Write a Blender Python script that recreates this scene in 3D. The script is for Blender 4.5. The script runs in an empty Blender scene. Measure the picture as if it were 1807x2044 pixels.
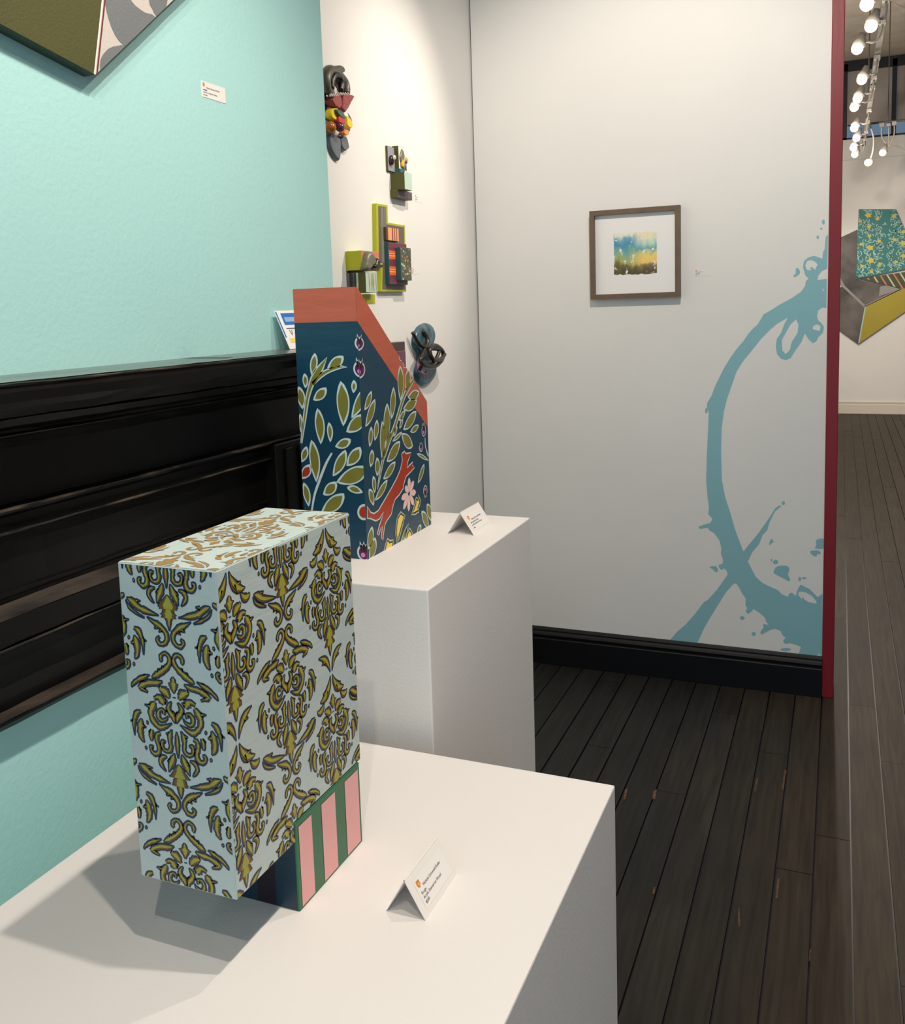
import bpy, bmesh, math, random
from mathutils import Vector, Matrix
from mathutils.geometry import tessellate_polygon
random.seed(7)
SC = bpy.context.scene
COL = SC.collection

# ------------------------------------------------------------------ camera
CAM_H = 1.55
YAW, PITCH, ROLL, FPX, PX, PY = 0.39987, 0.11724, -0.032058, 1840.5, 903.5, 833.9
IW, IH = 1807.0, 2044.0
_f = Vector((-math.sin(YAW)*math.cos(PITCH), math.cos(YAW)*math.cos(PITCH), -math.sin(PITCH)))
_r0 = Vector((math.cos(YAW), math.sin(YAW), 0)); _u0 = _r0.cross(_f)
_r = _r0*math.cos(ROLL)+_u0*math.sin(ROLL); _u = _u0*math.cos(ROLL)-_r0*math.sin(ROLL)
EYE = Vector((0, 0, CAM_H))
cd = bpy.data.cameras.new('camera'); cam = bpy.data.objects.new('camera', cd); COL.objects.link(cam)
cd.sensor_fit = 'HORIZONTAL'; cd.sensor_width = 36.0; cd.lens = 36.0*FPX/IW
cd.shift_y = -(IH/2-PY)/IW; cd.shift_x = 0.0
cd.clip_start = 0.02; cd.clip_end = 100
cam.matrix_world = Matrix(((_r.x, _u.x, -_f.x, EYE.x), (_r.y, _u.y, -_f.y, EYE.y), (_r.z, _u.z, -_f.z, EYE.z), (0, 0, 0, 1)))
SC.camera = cam

def at(x, y, X=None, Y=None, Z=None):
    """the point of the plane X=, Y= or Z= that was measured at a place of the photograph"""
    d = _r*((x-PX)/FPX)-_u*((y-PY)/FPX)+_f
    if X is not None: t = (X-EYE.x)/d.x
    elif Y is not None: t = (Y-EYE.y)/d.y
    else: t = (Z-EYE.z)/d.z
    return EYE+d*t

# ------------------------------------------------------------------ world, exposure, lamps' settings
SC.view_settings.view_transform = 'Standard'
SC.view_settings.look = 'None'
SC.view_settings.exposure = -0.30
SC.view_settings.gamma = 1.0
SC.view_settings.use_curve_mapping = False
w = bpy.data.worlds.new('daylight'); SC.world = w; w.use_nodes = True
bg = w.node_tree.nodes['Background']; bg.inputs[0].default_value = (0.66, 0.83, 1.0, 1); bg.inputs[1].default_value = 1.38
WARM = (1.0, 0.89, 0.77)
# (x, y, z), aim, watts, cone, bulb radius : heads of the near part of the ceiling track
NEAR_HEADS = [((0.10, 1.60, 3.10), (-0.75, 1.35, 1.2), 50, 75, 0.02),
              ((0.07, 0.85, 3.10), (-0.75, 0.95, 1.1), 92, 80, 0.02),
              ((0.07, 0.35, 3.10), (-0.80, 0.95, 1.2), 70, 80, 0.02),
              ((0.12, -0.50, 3.10), (-0.75, 0.9, 1.2), 52, 75, 0.02),
              ((0.10, 3.25, 3.10), (-1.44, 2.72, 1.85), 130, 58, 0.02),
              ((-0.42, 2.25, 3.10), (-0.68, 3.72, 1.45), 122, 104, 0.02)]
FAR_WATT = {0: 14, 1: 12, 2: 14, 3: 22, 4: 28, 6: 66, 8: 60}
WALL_WATT = {5: (120, (0.3, 13.3, 1.2)), 7: (130, (1.3, 13.3, 1.4)), 9: (90, (0.2, 13.3, 1.0))}   # heads turned to the end wall

# ------------------------------------------------------------------ places of the setting
YB = 3.727          # wall with the small framed picture
XW = -1.444         # white side wall
XT = -1.0           # teal chimney breast
YC = at(660, 460, X=XT).y
YF = 13.3           # end wall of the far room
ZC = 4.54

# ------------------------------------------------------------------ materials
def lin(c):
    return tuple(((v/255.0)/12.92 if v <= 10 else (((v/255.0)+0.055)/1.055)**2.4) for v in c)+(1,)
def mat(name, rgb, rough=0.6, var=0.0, vscale=6.0, bump=0.0, bscale=200.0, metal=0.0, spec=0.5, stretch=None, rgb2=None, emit=None, lo=0.35, hi=0.68):
    m = bpy.data.materials.new(name); m.use_nodes = True
    nt = m.node_tree; N = nt.nodes; L = nt.links
    b = N['Principled BSDF']
    b.inputs['Base Color'].default_value = lin(rgb); b.inputs['Roughness'].default_value = rough
    b.inputs['Metallic'].default_value = metal; b.inputs['Specular IOR Level'].default_value = spec
    if emit:
        b.inputs['Emission Color'].default_value = lin(rgb); b.inputs['Emission Strength'].default_value = emit
    tc = N.new('ShaderNodeTexCoord'); mp = N.new('ShaderNodeMapping'); L.new(tc.outputs['Object'], mp.inputs[0])
    if stretch: mp.inputs['Scale'].default_value = stretch
    if var or rgb2:
        n = N.new('ShaderNodeTexNoise'); n.inputs['Scale'].default_value = vscale; n.inputs['Detail'].default_value = 6
        L.new(mp.outputs[0], n.inputs['Vector'])
        mx = N.new('ShaderNodeMix'); mx.data_type = 'RGBA'
        c = lin(rgb); c2 = lin(rgb2) if rgb2 else tuple(min(1, v*(1-var)) for v in c[:3])+(1,)
        mx.inputs[6].default_value = c; mx.inputs[7].default_value = c2
        rp = N.new('ShaderNodeValToRGB'); rp.color_ramp.elements[0].position = lo; rp.color_ramp.elements[1].position = hi
        L.new(n.outputs[0], rp.inputs[0]); L.new(rp.outputs[0], mx.inputs[0]); L.new(mx.outputs[2], b.inputs['Base Color'])
    if bump:
        n2 = N.new('ShaderNodeTexNoise'); n2.inputs['Scale'].default_value = bscale; n2.inputs['Detail'].default_value = 4
        L.new(mp.outputs[0], n2.inputs['Vector'])
        bp = N.new('ShaderNodeBump'); bp.inputs['Strength'].default_value = bump; bp.inputs['Distance'].default_value = 0.004
        L.new(n2.outputs[0], bp.inputs['Height']); L.new(bp.outputs[0], b.inputs['Normal'])
    return m

M = {}
M['wall'] = mat('white_wall_paint', (232, 230, 226), 0.75, 0.03, 2.0, 0.05, 220)
M['teal'] = mat('teal_wall_paint', (176, 225, 222), 0.55, 0.03, 2.5, 0.16, 120)
M['splash'] = mat('splash_paint', (138, 188, 197), 0.6)
M['red'] = mat('red_trim_paint', (134, 24, 36), 0.45, 0.15, 3, 0.15, 40, stretch=(1, 1, .1))
M['base_black'] = mat('black_baseboard_paint', (9, 10, 15), 0.5, spec=0.3)
M['base_white'] = mat('white_baseboard_paint', (222, 214, 200), 0.5)
M['ceil'] = mat('ceiling_plaster', (196, 186, 172), 0.9, 0.18, 5, 0.3, 30)
M['pedestal'] = mat('pedestal_paint', (229, 225, 222), 0.5, 0.02, 3, 0.07, 190)
M['mantel'] = mat('black_mantel_paint', (7, 7, 7), 0.4, rgb2=(15, 13, 11), vscale=4, bump=0.5, bscale=14, stretch=(1, .12, 1), spec=0.25)
M['mantel_top'] = mat('sheen_mantel_top', (58, 60, 58), 0.25, rgb2=(96, 100, 96), vscale=9, stretch=(1, .2, 1))  # paler than the mantel: the wall's reflection is put into the colour
M['edge_wear_glint'] = mat('worn_glint_edge', (10, 9, 8), 0.45, rgb2=(96, 82, 64), vscale=30, stretch=(1, .3, 1), lo=.52, hi=.72)  # scratched edges, with their highlights painted in as tan
M['lit_scuff'] = mat('lit_scuffed_ledge', (70, 61, 54), 0.45, rgb2=(26, 23, 21), vscale=22, bump=0.6, bscale=60, stretch=(1, .3, 1))  # scuffs, with the light caught by the ledges put into the colour
M['window_frame'] = mat('black_window_frame', (20, 20, 21), 0.5)
M['blind'] = mat('grey_roller_blind', (172, 163, 157), 0.9, 0.15, 4)
M['cardboard'] = mat('white_card', (236, 232, 226), 0.6)
M['sticker'] = mat('white_sticker', (240, 236, 231), 0.45)
M['ink'] = mat('black_ink', (38, 34, 36), 0.6)
M['orange'] = mat('orange_logo', (226, 122, 30), 0.5)
M['orange_pale'] = mat('pale_orange_logo', (246, 190, 90), 0.5)
M['damask_base'] = mat('pale_blue_enamel', (190, 203, 200), 0.42, 0.04, 5, 0.25, 60, stretch=(1, .15, 1))
M['navy'] = mat('navy_enamel', (27, 52, 78), 0.45)
M['ochre'] = mat('ochre_enamel', (116, 80, 28), 0.45)
M['lemon'] = mat('lemon_olive_enamel', (168, 166, 64), 0.45, 0.15, 60)
M['ochre_top'] = mat('lit_ochre_enamel', (156, 124, 68), 0.5)  # ochre as lit on the top face, light put into the colour
M['green'] = mat('green_enamel', (38, 104, 68), 0.4)
M['pink'] = mat('pink_enamel', (236, 168, 166), 0.4, 0.03, 5)
M['deep_navy'] = mat('deep_navy_enamel', (14, 46, 66), 0.4)
M['plum_black'] = mat('plum_black_enamel', (24, 14, 30), 0.4)
M['vase_blue'] = mat('dark_teal_blue_enamel', (16, 62, 84), 0.4, 0.1, 4, 0.2, 60, stretch=(.2, .2, 1))
M['coral'] = mat('coral_enamel', (190, 96, 72), 0.45, 0.08, 6, 0.3, 60, stretch=(.2, .2, 1))
M['pale_line'] = mat('pale_blue_line', (196, 212, 208), 0.5)
M['leaf'] = mat('olive_leaf_enamel', (124, 122, 46), 0.45, 0.14, 30)
M['berry'] = mat('berry_enamel', (92, 20, 72), 0.4)
M['berry_dark'] = mat('dark_berry_enamel', (46, 10, 36), 0.4)
M['berry_pink'] = mat('pink_berry_enamel', (206, 122, 190), 0.4)
M['fox'] = mat('fox_red_enamel', (168, 52, 26), 0.4, 0.08, 10)
M['petal'] = mat('pale_pink_petal', (240, 196, 186), 0.4)
M['tulip'] = mat('yellow_tulip_enamel', (236, 208, 104), 0.4)
M['wood_frame'] = mat('grey_brown_frame_wood', (112, 92, 74), 0.5, 0.2, 20, 0.1, 90, stretch=(1, 1, 1))
M['olive_dark'] = mat('dark_olive_paint', (78, 78, 22), 0.55, 0.05, 8, 0.2, 150)
M['canvas_olive'] = mat('olive_canvas_paint', (80, 80, 40), 0.6, 0.08, 8, 0.18, 260)
M['canvas_edge'] = mat('dark_green_canvas_edge', (56, 72, 58), 0.6)
M['canvas_white'] = mat('off_white_canvas_paint', (206, 198, 190), 0.6, 0.04, 8, 0.15, 260)
M['canvas_grey'] = mat('grey_canvas_paint', (118, 122, 124), 0.6, 0.08, 8, 0.18, 260)
M['maroon'] = mat('maroon_paint', (112, 34, 44), 0.6)
M['mint'] = mat('mint_paint', (186, 212, 190), 0.5)
M['plum'] = mat('plum_grey_paint', (88, 74, 80), 0.5)
M['lilac'] = mat('lilac_grey_paint', (150, 150, 158), 0.5)
M['white_paint'] = mat('cream_white_paint', (240, 232, 220), 0.5)
M['brown_glaze'] = mat('dark_brown_glaze', (52, 30, 28), 0.25)
M['pearl'] = mat('pale_glaze', (206, 206, 184), 0.2)
M['yellow_glaze'] = mat('yellow_glaze', (232, 170, 40), 0.3)
M['bright_yellow'] = mat('bright_yellow_glaze', (232, 206, 44), 0.35)
M['teal_paint'] = mat('dark_teal_paint', (40, 96, 98), 0.5)
M['lime'] = mat('lime_paint', (178, 180, 22), 0.5)
M['grey_stripe'] = mat('warm_grey_paint', (104, 92, 86), 0.5)
M['grey_pale'] = mat('pale_grey_stripe', (124, 124, 118), 0.5)
M['wine'] = mat('wine_paint', (112, 48, 66), 0.5)
M['peach'] = mat('peach_paint', (248, 164, 102), 0.5)
M['tomato'] = mat('tomato_orange_paint', (226, 98, 50), 0.5)
M['floral_ground'] = mat('dark_floral_ground', (66, 74, 56), 0.5, rgb2=(96, 100, 70), vscale=120)
M['salmon'] = mat('salmon_paint', (216, 124, 104), 0.5)
M['clay'] = mat('grey_green_clay_glaze', (116, 116, 92), 0.35, 0.25, 30, 0.3, 80)
M['dark_clay'] = mat('dark_olive_clay', (84, 82, 68), 0.4, 0.2, 20)
M['black_clay'] = mat('black_clay', (30, 28, 26), 0.35)
M['slate'] = mat('slate_grey_clay', (104, 110, 118), 0.45, 0.2, 25)
M['red_clay'] = mat('speckled_red_clay', (126, 34, 36), 0.5, rgb2=(170, 84, 78), vscale=220)
M['red_glaze'] = mat('red_glaze', (200, 46, 46), 0.3)
M['green_glaze'] = mat('dark_green_glaze', (62, 98, 84), 0.3)
M['amber_glaze'] = mat('amber_brown_glaze', (120, 74, 30), 0.2, rgb2=(196, 110, 30), vscale=60)
M['purple_glaze'] = mat('purple_glaze', (96, 46, 70), 0.2)
M['orange_glaze'] = mat('orange_glaze', (240, 150, 62), 0.3)
M['blue_glaze'] = mat('mottled_blue_glaze', (72, 116, 132), 0.3, rgb2=(42, 52, 60), vscale=38)
M['lead'] = mat('dark_metallic_glaze', (66, 58, 54), 0.25, metal=0.5)
M['rose_glaze'] = mat('rose_glaze', (214, 140, 168), 0.3)
M['fixture'] = mat('pale_grey_fixture', (148, 143, 135), 0.5)
M['fixture_dark'] = mat('dark_track_metal', (70, 66, 60), 0.5)
M['bulb'] = mat('lit_bulb', (255, 236, 200), 0.3, emit=14.0)
M['blue_print'] = mat('blue_print', (34, 112, 190), 0.5)
M['pale_blue_print'] = mat('pale_blue_print', (150, 178, 222), 0.5)
M['navy_print'] = mat('navy_print', (40, 66, 100), 0.5)
M['yellow_print'] = mat('yellow_print', (240, 216, 90), 0.5)
M['paper'] = mat('white_paper', (240, 238, 236), 0.5)
M['far_grey'] = mat('smoky_grey_paint', (50, 48, 47), 0.6, rgb2=(108, 101, 97), vscale=3.5)
M['far_yellow'] = mat('mustard_paint', (168, 152, 40), 0.6, 0.1, 2)
M['far_teal'] = mat('teal_pattern_ground', (44, 118, 116), 0.6)
M['far_teal_pale'] = mat('pale_teal_pattern', (164, 204, 192), 0.6)
M['far_flower'] = mat('yellow_pattern_flower', (206, 186, 66), 0.6)
M['far_edge'] = mat('grey_canvas_edge', (146, 142, 140), 0.6)
M['stripe_green'] = mat('stripe_dark_green', (58, 72, 52), 0.6)
M['stripe_orange'] = mat('stripe_orange', (206, 122, 70), 0.6)
M['stripe_cream'] = mat('stripe_cream', (206, 192, 156), 0.6)

M['bare_wood'] = mat('bare_board_scrape', (112, 76, 44), 0.6, rgb2=(58, 44, 32), vscale=60)
def floor_material():
    m = bpy.data.materials.new('black_stained_boards'); m.use_nodes = True
    nt = m.node_tree; N = nt.nodes; L = nt.links; b = N['Principled BSDF']
    tc = N.new('ShaderNodeTexCoord'); sp = N.new('ShaderNodeSeparateXYZ'); L.new(tc.outputs['Object'], sp.inputs[0])
    at_ = N.new('ShaderNodeAttribute'); at_.attribute_name = 'tint'
    mp = N.new('ShaderNodeMapping'); mp.inputs['Scale'].default_value = (26, 1.6, 1); L.new(tc.outputs['Object'], mp.inputs[0])
    g = N.new('ShaderNodeTexNoise'); g.inputs['Scale'].default_value = 2.2; g.inputs['Detail'].default_value = 8; g.inputs['Distortion'].default_value = 0.6
    L.new(mp.outputs[0], g.inputs['Vector'])
    # colour turns from black to brown towards +X, the change broken by noise
    n = N.new('ShaderNodeTexNoise'); n.inputs['Scale'].default_value = 1.3; n.inputs['Detail'].default_value = 5; L.new(tc.outputs['Object'], n.inputs['Vector'])
    ad = N.new('ShaderNodeMath'); ad.operation = 'MULTIPLY_ADD'; ad.inputs[1].default_value = 0.9; L.new(n.outputs[0], ad.inputs[0]); L.new(sp.outputs[0], ad.inputs[2])
    mr = N.new('ShaderNodeMapRange'); mr.inputs[1].default_value = -0.05; mr.inputs[2].default_value = 0.55; L.new(ad.outputs[0], mr.inputs[0])
    mx = N.new('ShaderNodeMix'); mx.data_type = 'RGBA'; mx.inputs[6].default_value = lin((36, 35, 33)); mx.inputs[7].default_value = lin((64, 54, 43)); L.new(mr.outputs[0], mx.inputs[0])
    hv = N.new('ShaderNodeHueSaturation'); L.new(mx.outputs[2], hv.inputs['Color'])
    gr = N.new('ShaderNodeMapRange'); gr.inputs[1].default_value = 0.3; gr.inputs[2].default_value = 0.7; gr.inputs[3].default_value = 0.6; gr.inputs[4].default_value = 1.25; L.new(g.outputs[0], gr.inputs[0])
    mu = N.new('ShaderNodeMath'); mu.operation = 'MULTIPLY'; L.new(gr.outputs[0], mu.inputs[0]); L.new(at_.outputs['Fac'], mu.inputs[1])
    L.new(mu.outputs[0], hv.inputs['Value']); L.new(hv.outputs[0], b.inputs['Base Color'])
    b.inputs['Roughness'].default_value = 0.55; b.inputs['Specular IOR Level'].default_value = 0.22
    bp = N.new('ShaderNodeBump'); bp.inputs['Strength'].default_value = 0.35; bp.inputs['Distance'].default_value = 0.003
    L.new(g.outputs[0], bp.inputs['Height']); L.new(bp.outputs[0], b.inputs['Normal'])
    return m
M['floor'] = floor_material()

def watercolour_material():
    m = bpy.data.materials.new('watercolour_washes'); m.use_nodes = True
    nt = m.node_tree; N = nt.nodes; L = nt.links; b = N['Principled BSDF']; b.inputs['Roughness'].default_value = 0.7
    tc = N.new('ShaderNodeTexCoord')
    n = N.new('ShaderNodeTexNoise'); n.inputs['Scale'].default_value = 34; n.inputs['Detail'].default_value = 6
    mp = N.new('ShaderNodeMapping'); mp.inputs['Scale'].default_value = (1, 1, .45); L.new(tc.outputs['Object'], mp.inputs[0]); L.new(mp.outputs[0], n.inputs['Vector'])
    sub = N.new('ShaderNodeVectorMath'); sub.operation = 'SUBTRACT'; sub.inputs[1].default_value = (.5, .5, .5); L.new(n.outputs['Color'], sub.inputs[0])
    sc = N.new('ShaderNodeVectorMath'); sc.operation = 'SCALE'; sc.inputs['Scale'].default_value = 0.09; L.new(sub.outputs[0], sc.inputs[0])
    ad = N.new('ShaderNodeVectorMath'); ad.operation = 'ADD'; L.new(tc.outputs['Object'], ad.inputs[0]); L.new(sc.outputs[0], ad.inputs[1])
    sp = N.new('ShaderNodeSeparateXYZ'); L.new(ad.outputs[0], sp.inputs[0])
    def ramp(stops):
        mr = N.new('ShaderNodeMapRange'); mr.inputs[1].default_value = -0.085; mr.inputs[2].default_value = 0.085; L.new(sp.outputs[2], mr.inputs[0])
        r = N.new('ShaderNodeValToRGB'); els = r.color_ramp.elements
        while len(els) < len(stops): els.new(0.5)
        for e, (p, c) in zip(els, stops): e.position = p; e.color = lin(c)
        L.new(mr.outputs[0], r.inputs[0]); return r
    a = ramp([(0.08, (84, 76, 44)), (0.26, (112, 104, 66)), (0.36, (170, 180, 110)), (0.52, (120, 176, 160)), (0.68, (76, 146, 178)), (0.84, (110, 170, 196)), (0.95, (236, 232, 214))])
    c = ramp([(0.08, (92, 82, 54)), (0.22, (140, 122, 80)), (0.32, (244, 202, 110)), (0.46, (240, 214, 120)), (0.58, (100, 172, 180)), (0.74, (186, 220, 206)), (0.88, (240, 232, 190))])
    mrx = N.new('ShaderNodeMapRange'); mrx.inputs[1].default_value = -0.02; mrx.inputs[2].default_value = 0.035; L.new(sp.outputs[0], mrx.inputs[0])
    mx = N.new('ShaderNodeMix'); mx.data_type = 'RGBA'; L.new(mrx.outputs[0], mx.inputs[0]); L.new(a.outputs[0], mx.inputs[6]); L.new(c.outputs[0], mx.inputs[7])
    v = N.new('ShaderNodeTexNoise'); v.inputs['Scale'].default_value = 46; v.inputs['Detail'].default_value = 2; L.new(tc.outputs['Object'], v.inputs['Vector'])
    vr = N.new('ShaderNodeMapRange'); vr.inputs[1].default_value = 0.6; vr.inputs[2].default_value = 0.68; L.new(v.outputs[0], vr.inputs[0])
    m2 = N.new('ShaderNodeMix'); m2.data_type = 'RGBA'; L.new(vr.outputs[0], m2.inputs[0]); L.new(mx.outputs[2], m2.inputs[6]); m2.inputs[7].default_value = lin((238, 234, 226))
    L.new(m2.outputs[2], b.inputs['Base Color'])
    return m
M['watercolour'] = watercolour_material()

# ------------------------------------------------------------------ mesh helpers
class MB:
    def __init__(s): s.v = []; s.f = []; s.m = []; s.mats = []
    def mi(s, m):
        m = M[m] if isinstance(m, str) else m
        if m not in s.mats: s.mats.append(m)
        return s.mats.index(m)
    def add(s, vs, fs, m):
        o = len(s.v); i = s.mi(m); s.v += [tuple(p) for p in vs]
        for f in fs: s.f.append(tuple(o+k for k in f)); s.m.append(i)
    def box(s, a, b, m, bevel=0.0, seg=2):
        bm = bmesh.new(); bmesh.ops.create_cube(bm, size=1.0)
        a = Vector(a); b = Vector(b)
        for v in bm.verts: v.co = Vector([(a[i]+b[i])/2+v.co[i]*(b[i]-a[i]) for i in range(3)])
        if bevel: bmesh.ops.bevel(bm, geom=list(bm.edges), offset=bevel, segments=seg, affect='EDGES', profile=0.5)
        s.addbm(bm, m)
    def addbm(s, bm, m):
        bm.verts.index_update(); s.add([v.co.copy() for v in bm.verts], [[v.index for v in f.verts] for f in bm.faces], m); bm.free()
    def prism(s, pts, fr, h0, h1, m, mside=None, bevel=0.0):
        """polygon pts in a plane frame, between heights h0 and h1"""
        n = len(pts)
        if bevel:
            cx = sum(p[0] for p in pts)/n; cy = sum(p[1] for p in pts)/n
        vs = [fr(p[0], p[1], h0) for p in pts]+[fr(p[0], p[1], h1) for p in pts]
        tr = tessellate_polygon([[Vector((p[0], p[1], 0)) for p in pts]])
        s.add(vs, [tuple(n+k for k in t) for t in tr], m)
        s.add(vs, [tuple(t) for t in tr]+[(i, (i+1) % n, n+(i+1) % n, n+i) for i in range(n)], mside or m)
    def pillow(s, pts, fr, h0, h1, m, rings=4, smoothpts=True, dome=0.25):
        """rounded relief slab grown from an outline"""
        if smoothpts: pts = smooth_closed(pts, 3)
        n = len(pts); cx = sum(p[0] for p in pts)/n; cy = sum(p[1] for p in pts)/n
        vs = []
        for k in range(rings+1):
            a = math.pi/2*k/rings; sc = 1-dome*(1-math.cos(a)); hh = h0+(h1-h0)*math.sin(a)
            vs += [fr(cx+(p[0]-cx)*sc, cy+(p[1]-cy)*sc, hh) for p in pts]
        fs = [(k*n+i, k*n+(i+1) % n, (k+1)*n+(i+1) % n, (k+1)*n+i) for k in range(rings) for i in range(n)]
        s.add(vs, fs, m)
        tr = tessellate_polygon([[Vector((p[0], p[1], 0)) for p in pts]])
        s.add(vs, [tuple(rings*n+k for k in t) for t in tr]+[tuple(reversed(t)) for t in tr], m)
    def tube(s, pts, r, m, seg=10, closed=False):
        pts = [Vector(p) for p in pts]; n = len(pts)
        rr = r if isinstance(r, (list, tuple)) else [r]*n
        vs = []; prev = None
        for i, p in enumerate(pts):
            a = pts[(i-1) % n] if closed or i > 0 else p; b = pts[(i+1) % n] if closed or i < n-1 else p
            t = (b-a).normalized()
            if prev is None:
                q = t.orthogonal().normalized()
            else:
                q = (prev-t*prev.dot(t)).normalized()
            prev = q; e = t.cross(q)
            vs += [p+(q*math.cos(2*math.pi*k/seg)+e*math.sin(2*math.pi*k/seg))*rr[i] for k in range(seg)]
        fs = []
        for i in range(n if closed else n-1):
            j = (i+1) % n
            fs += [(i*seg+k, i*seg+(k+1) % seg, j*seg+(k+1) % seg, j*seg+k) for k in range(seg)]
        if not closed: fs += [tuple(reversed(range(seg))), tuple((n-1)*seg+k for k in range(seg))]
        s.add(vs, fs, m)
    def ball(s, c, r, m, u=16, v=10):
        bm = bmesh.new(); bmesh.ops.create_uvsphere(bm, u_segments=u, v_segments=v, radius=1.0)
        r = r if isinstance(r, (list, tuple)) else (r, r, r)
        for q in bm.verts: q.co = Vector((c[0]+q.co.x*r[0], c[1]+q.co.y*r[1], c[2]+q.co.z*r[2]))
        s.addbm(bm, m)
    # flat painted marks: one layer of paint on a face
    def patch(s, poly, fr, h, m, clip=None):
        if clip: poly = clip_poly(poly, clip)
        if len(poly) >= 3: s.add([fr(p[0], p[1], h) for p in poly], [tuple(range(len(poly)))], m)
    def shape(s, poly, fr, h, m, holes=(), clip=None):
        lists = [[Vector((p[0], p[1], 0)) for p in poly]]+[[Vector((p[0], p[1], 0)) for p in q] for q in holes]
        flat = [p for l in lists for p in l]
        for t in tessellate_polygon(lists):
            s.patch([(flat[i].x, flat[i].y) for i in t], fr, h, m, clip)
    def strip(s, cen, wid, fr, h, m, clip=None):
        n = len(cen); L = []; R = []
        for i in range(n):
            a = cen[max(0, i-1)]; b = cen[min(n-1, i+1)]
            dx, dy = b[0]-a[0], b[1]-a[1]; d = math.hypot(dx, dy) or 1
            nx, ny = -dy/d, dx/d; k = wid[i]/2
            L.append((cen[i][0]+nx*k, cen[i][1]+ny*k)); R.append((cen[i][0]-nx*k, cen[i][1]-ny*k))
        for i in range(n-1):
            if wid[i] <= 0 and wid[i+1] <= 0: continue
            q = [L[i], L[i+1], R[i+1], R[i]]
            s.patch(q, fr, h, m, clip)
    def text(s, body, fr, x, y, size, m, h=0.0003, tight=1.0):
        cu = bpy.data.curves.new('t', 'FONT'); cu.body = body; cu.size = size; cu.resolution_u = 3; cu.space_character = tight
        o = bpy.data.objects.new('t', cu); COL.objects.link(o)
        dg = bpy.context.evaluated_depsgraph_get(); me = o.evaluated_get(dg).to_mesh()
        vs = [fr(x+v.co.x, y+v.co.y, h) for v in me.vertices]; fs = [tuple(p.vertices) for p in me.polygons]
        o.evaluated_get(dg).to_mesh_clear(); bpy.data.objects.remove(o); bpy.data.curves.remove(cu)
        s.add(vs, fs, m)
    def build(s, name, parent=None, smooth=False, origin=None):
        me = bpy.data.meshes.new(name)
        o3 = Vector(origin) if origin is not None else Vector((0, 0, 0))
        me.from_pydata([tuple(Vector(p)-o3) for p in s.v], [], s.f)
        for m in s.mats: me.materials.append(m)
        me.polygons.foreach_set('material_index', s.m)
        if smooth: me.polygons.foreach_set('use_smooth', [True]*len(me.polygons))
        me.update(); me.validate()
        o = bpy.data.objects.new(name, me); COL.objects.link(o); o.location = o3
        if parent is not None:
            o.parent = parent
            pw = parent.location.copy(); g = parent.parent
            while g is not None: pw += g.location; g = g.parent
            o.location = o3-pw
        return o

def clip_poly(poly, conv):
    area = sum(conv[i][0]*conv[(i+1) % len(conv)][1]-conv[(i+1) % len(conv)][0]*conv[i][1] for i in range(len(conv)))
    c = conv if area > 0 else conv[::-1]; out = list(poly)
    for i in range(len(c)):
        a = c[i]; b = c[(i+1) % len(c)]; ex, ey = b[0]-a[0], b[1]-a[1]
        inp = out; out = []
        if not inp: break
        side = lambda p: ex*(p[1]-a[1])-ey*(p[0]-a[0])
        for j in range(len(inp)):
            p = inp[j-1]; q = inp[j]; sp, sq = side(p), side(q)
            if (sp >= 0) != (sq >= 0):
                t = sp/(sp-sq); out.append((p[0]+(q[0]-p[0])*t, p[1]+(q[1]-p[1])*t))
            if sq >= 0: out.append(q)
    return out
def smooth_closed(pts, k=3):
    n = len(pts); out = []
    for i in range(n):
        p0, p1, p2, p3 = pts[i-1], pts[i], pts[(i+1) % n], pts[(i+2) % n]
        for j in range(k):
            t = j/k
            out.append(tuple(0.5*(2*p1[a]+(p2[a]-p0[a])*t+(2*p0[a]-5*p1[a]+4*p2[a]-p3[a])*t*t+(3*p1[a]-p0[a]-3*p2[a]+p3[a])*t**3) for a in (0, 1)))
    return out
def smooth_open(pts, k=4):
    n = len(pts); out = []; d = len(pts[0])
    for i in range(n-1):
        p0, p1, p2, p3 = pts[max(0, i-1)], pts[i], pts[i+1], pts[min(n-1, i+2)]
        for j in range(k):
            t = j/k
            out.append(tuple(0.5*(2*p1[a]+(p2[a]-p0[a])*t+(2*p0[a]-5*p1[a]+4*p2[a]-p3[a])*t*t+(3*p1[a]-p0[a]-3*p2[a]+p3[a])*t**3) for a in range(d)))
    out.append(tuple(pts[-1])); return out

# plane frames: (u, v, height off the plane) -> point
def frX(X): return lambda u, v, h: Vector((X+h, u, v))          # a face that looks along +X : u = Y, v = Z
def frY(Y): return lambda u, v, h: Vector((u, Y-h, v))          # a face that looks along -Y : u = X, v = Z
def frZ(Z): return lambda u, v, h: Vector((u, v, Z+h))

def tag(o, label, cat, group=None, kind=None):
    o['label'] = label; o['category'] = cat
    if group: o['group'] = group
    if kind: o['kind'] = kind
    return o
def thing(name, loc, label, cat, group=None):
    o = bpy.data.objects.new(name, None); COL.objects.link(o); o.location = loc; o.empty_display_size = 0.05
    return tag(o, label, cat, group)
def struct(o, label=None):
    o['kind'] = 'structure'
    if label: o['label'] = label
    return o

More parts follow.
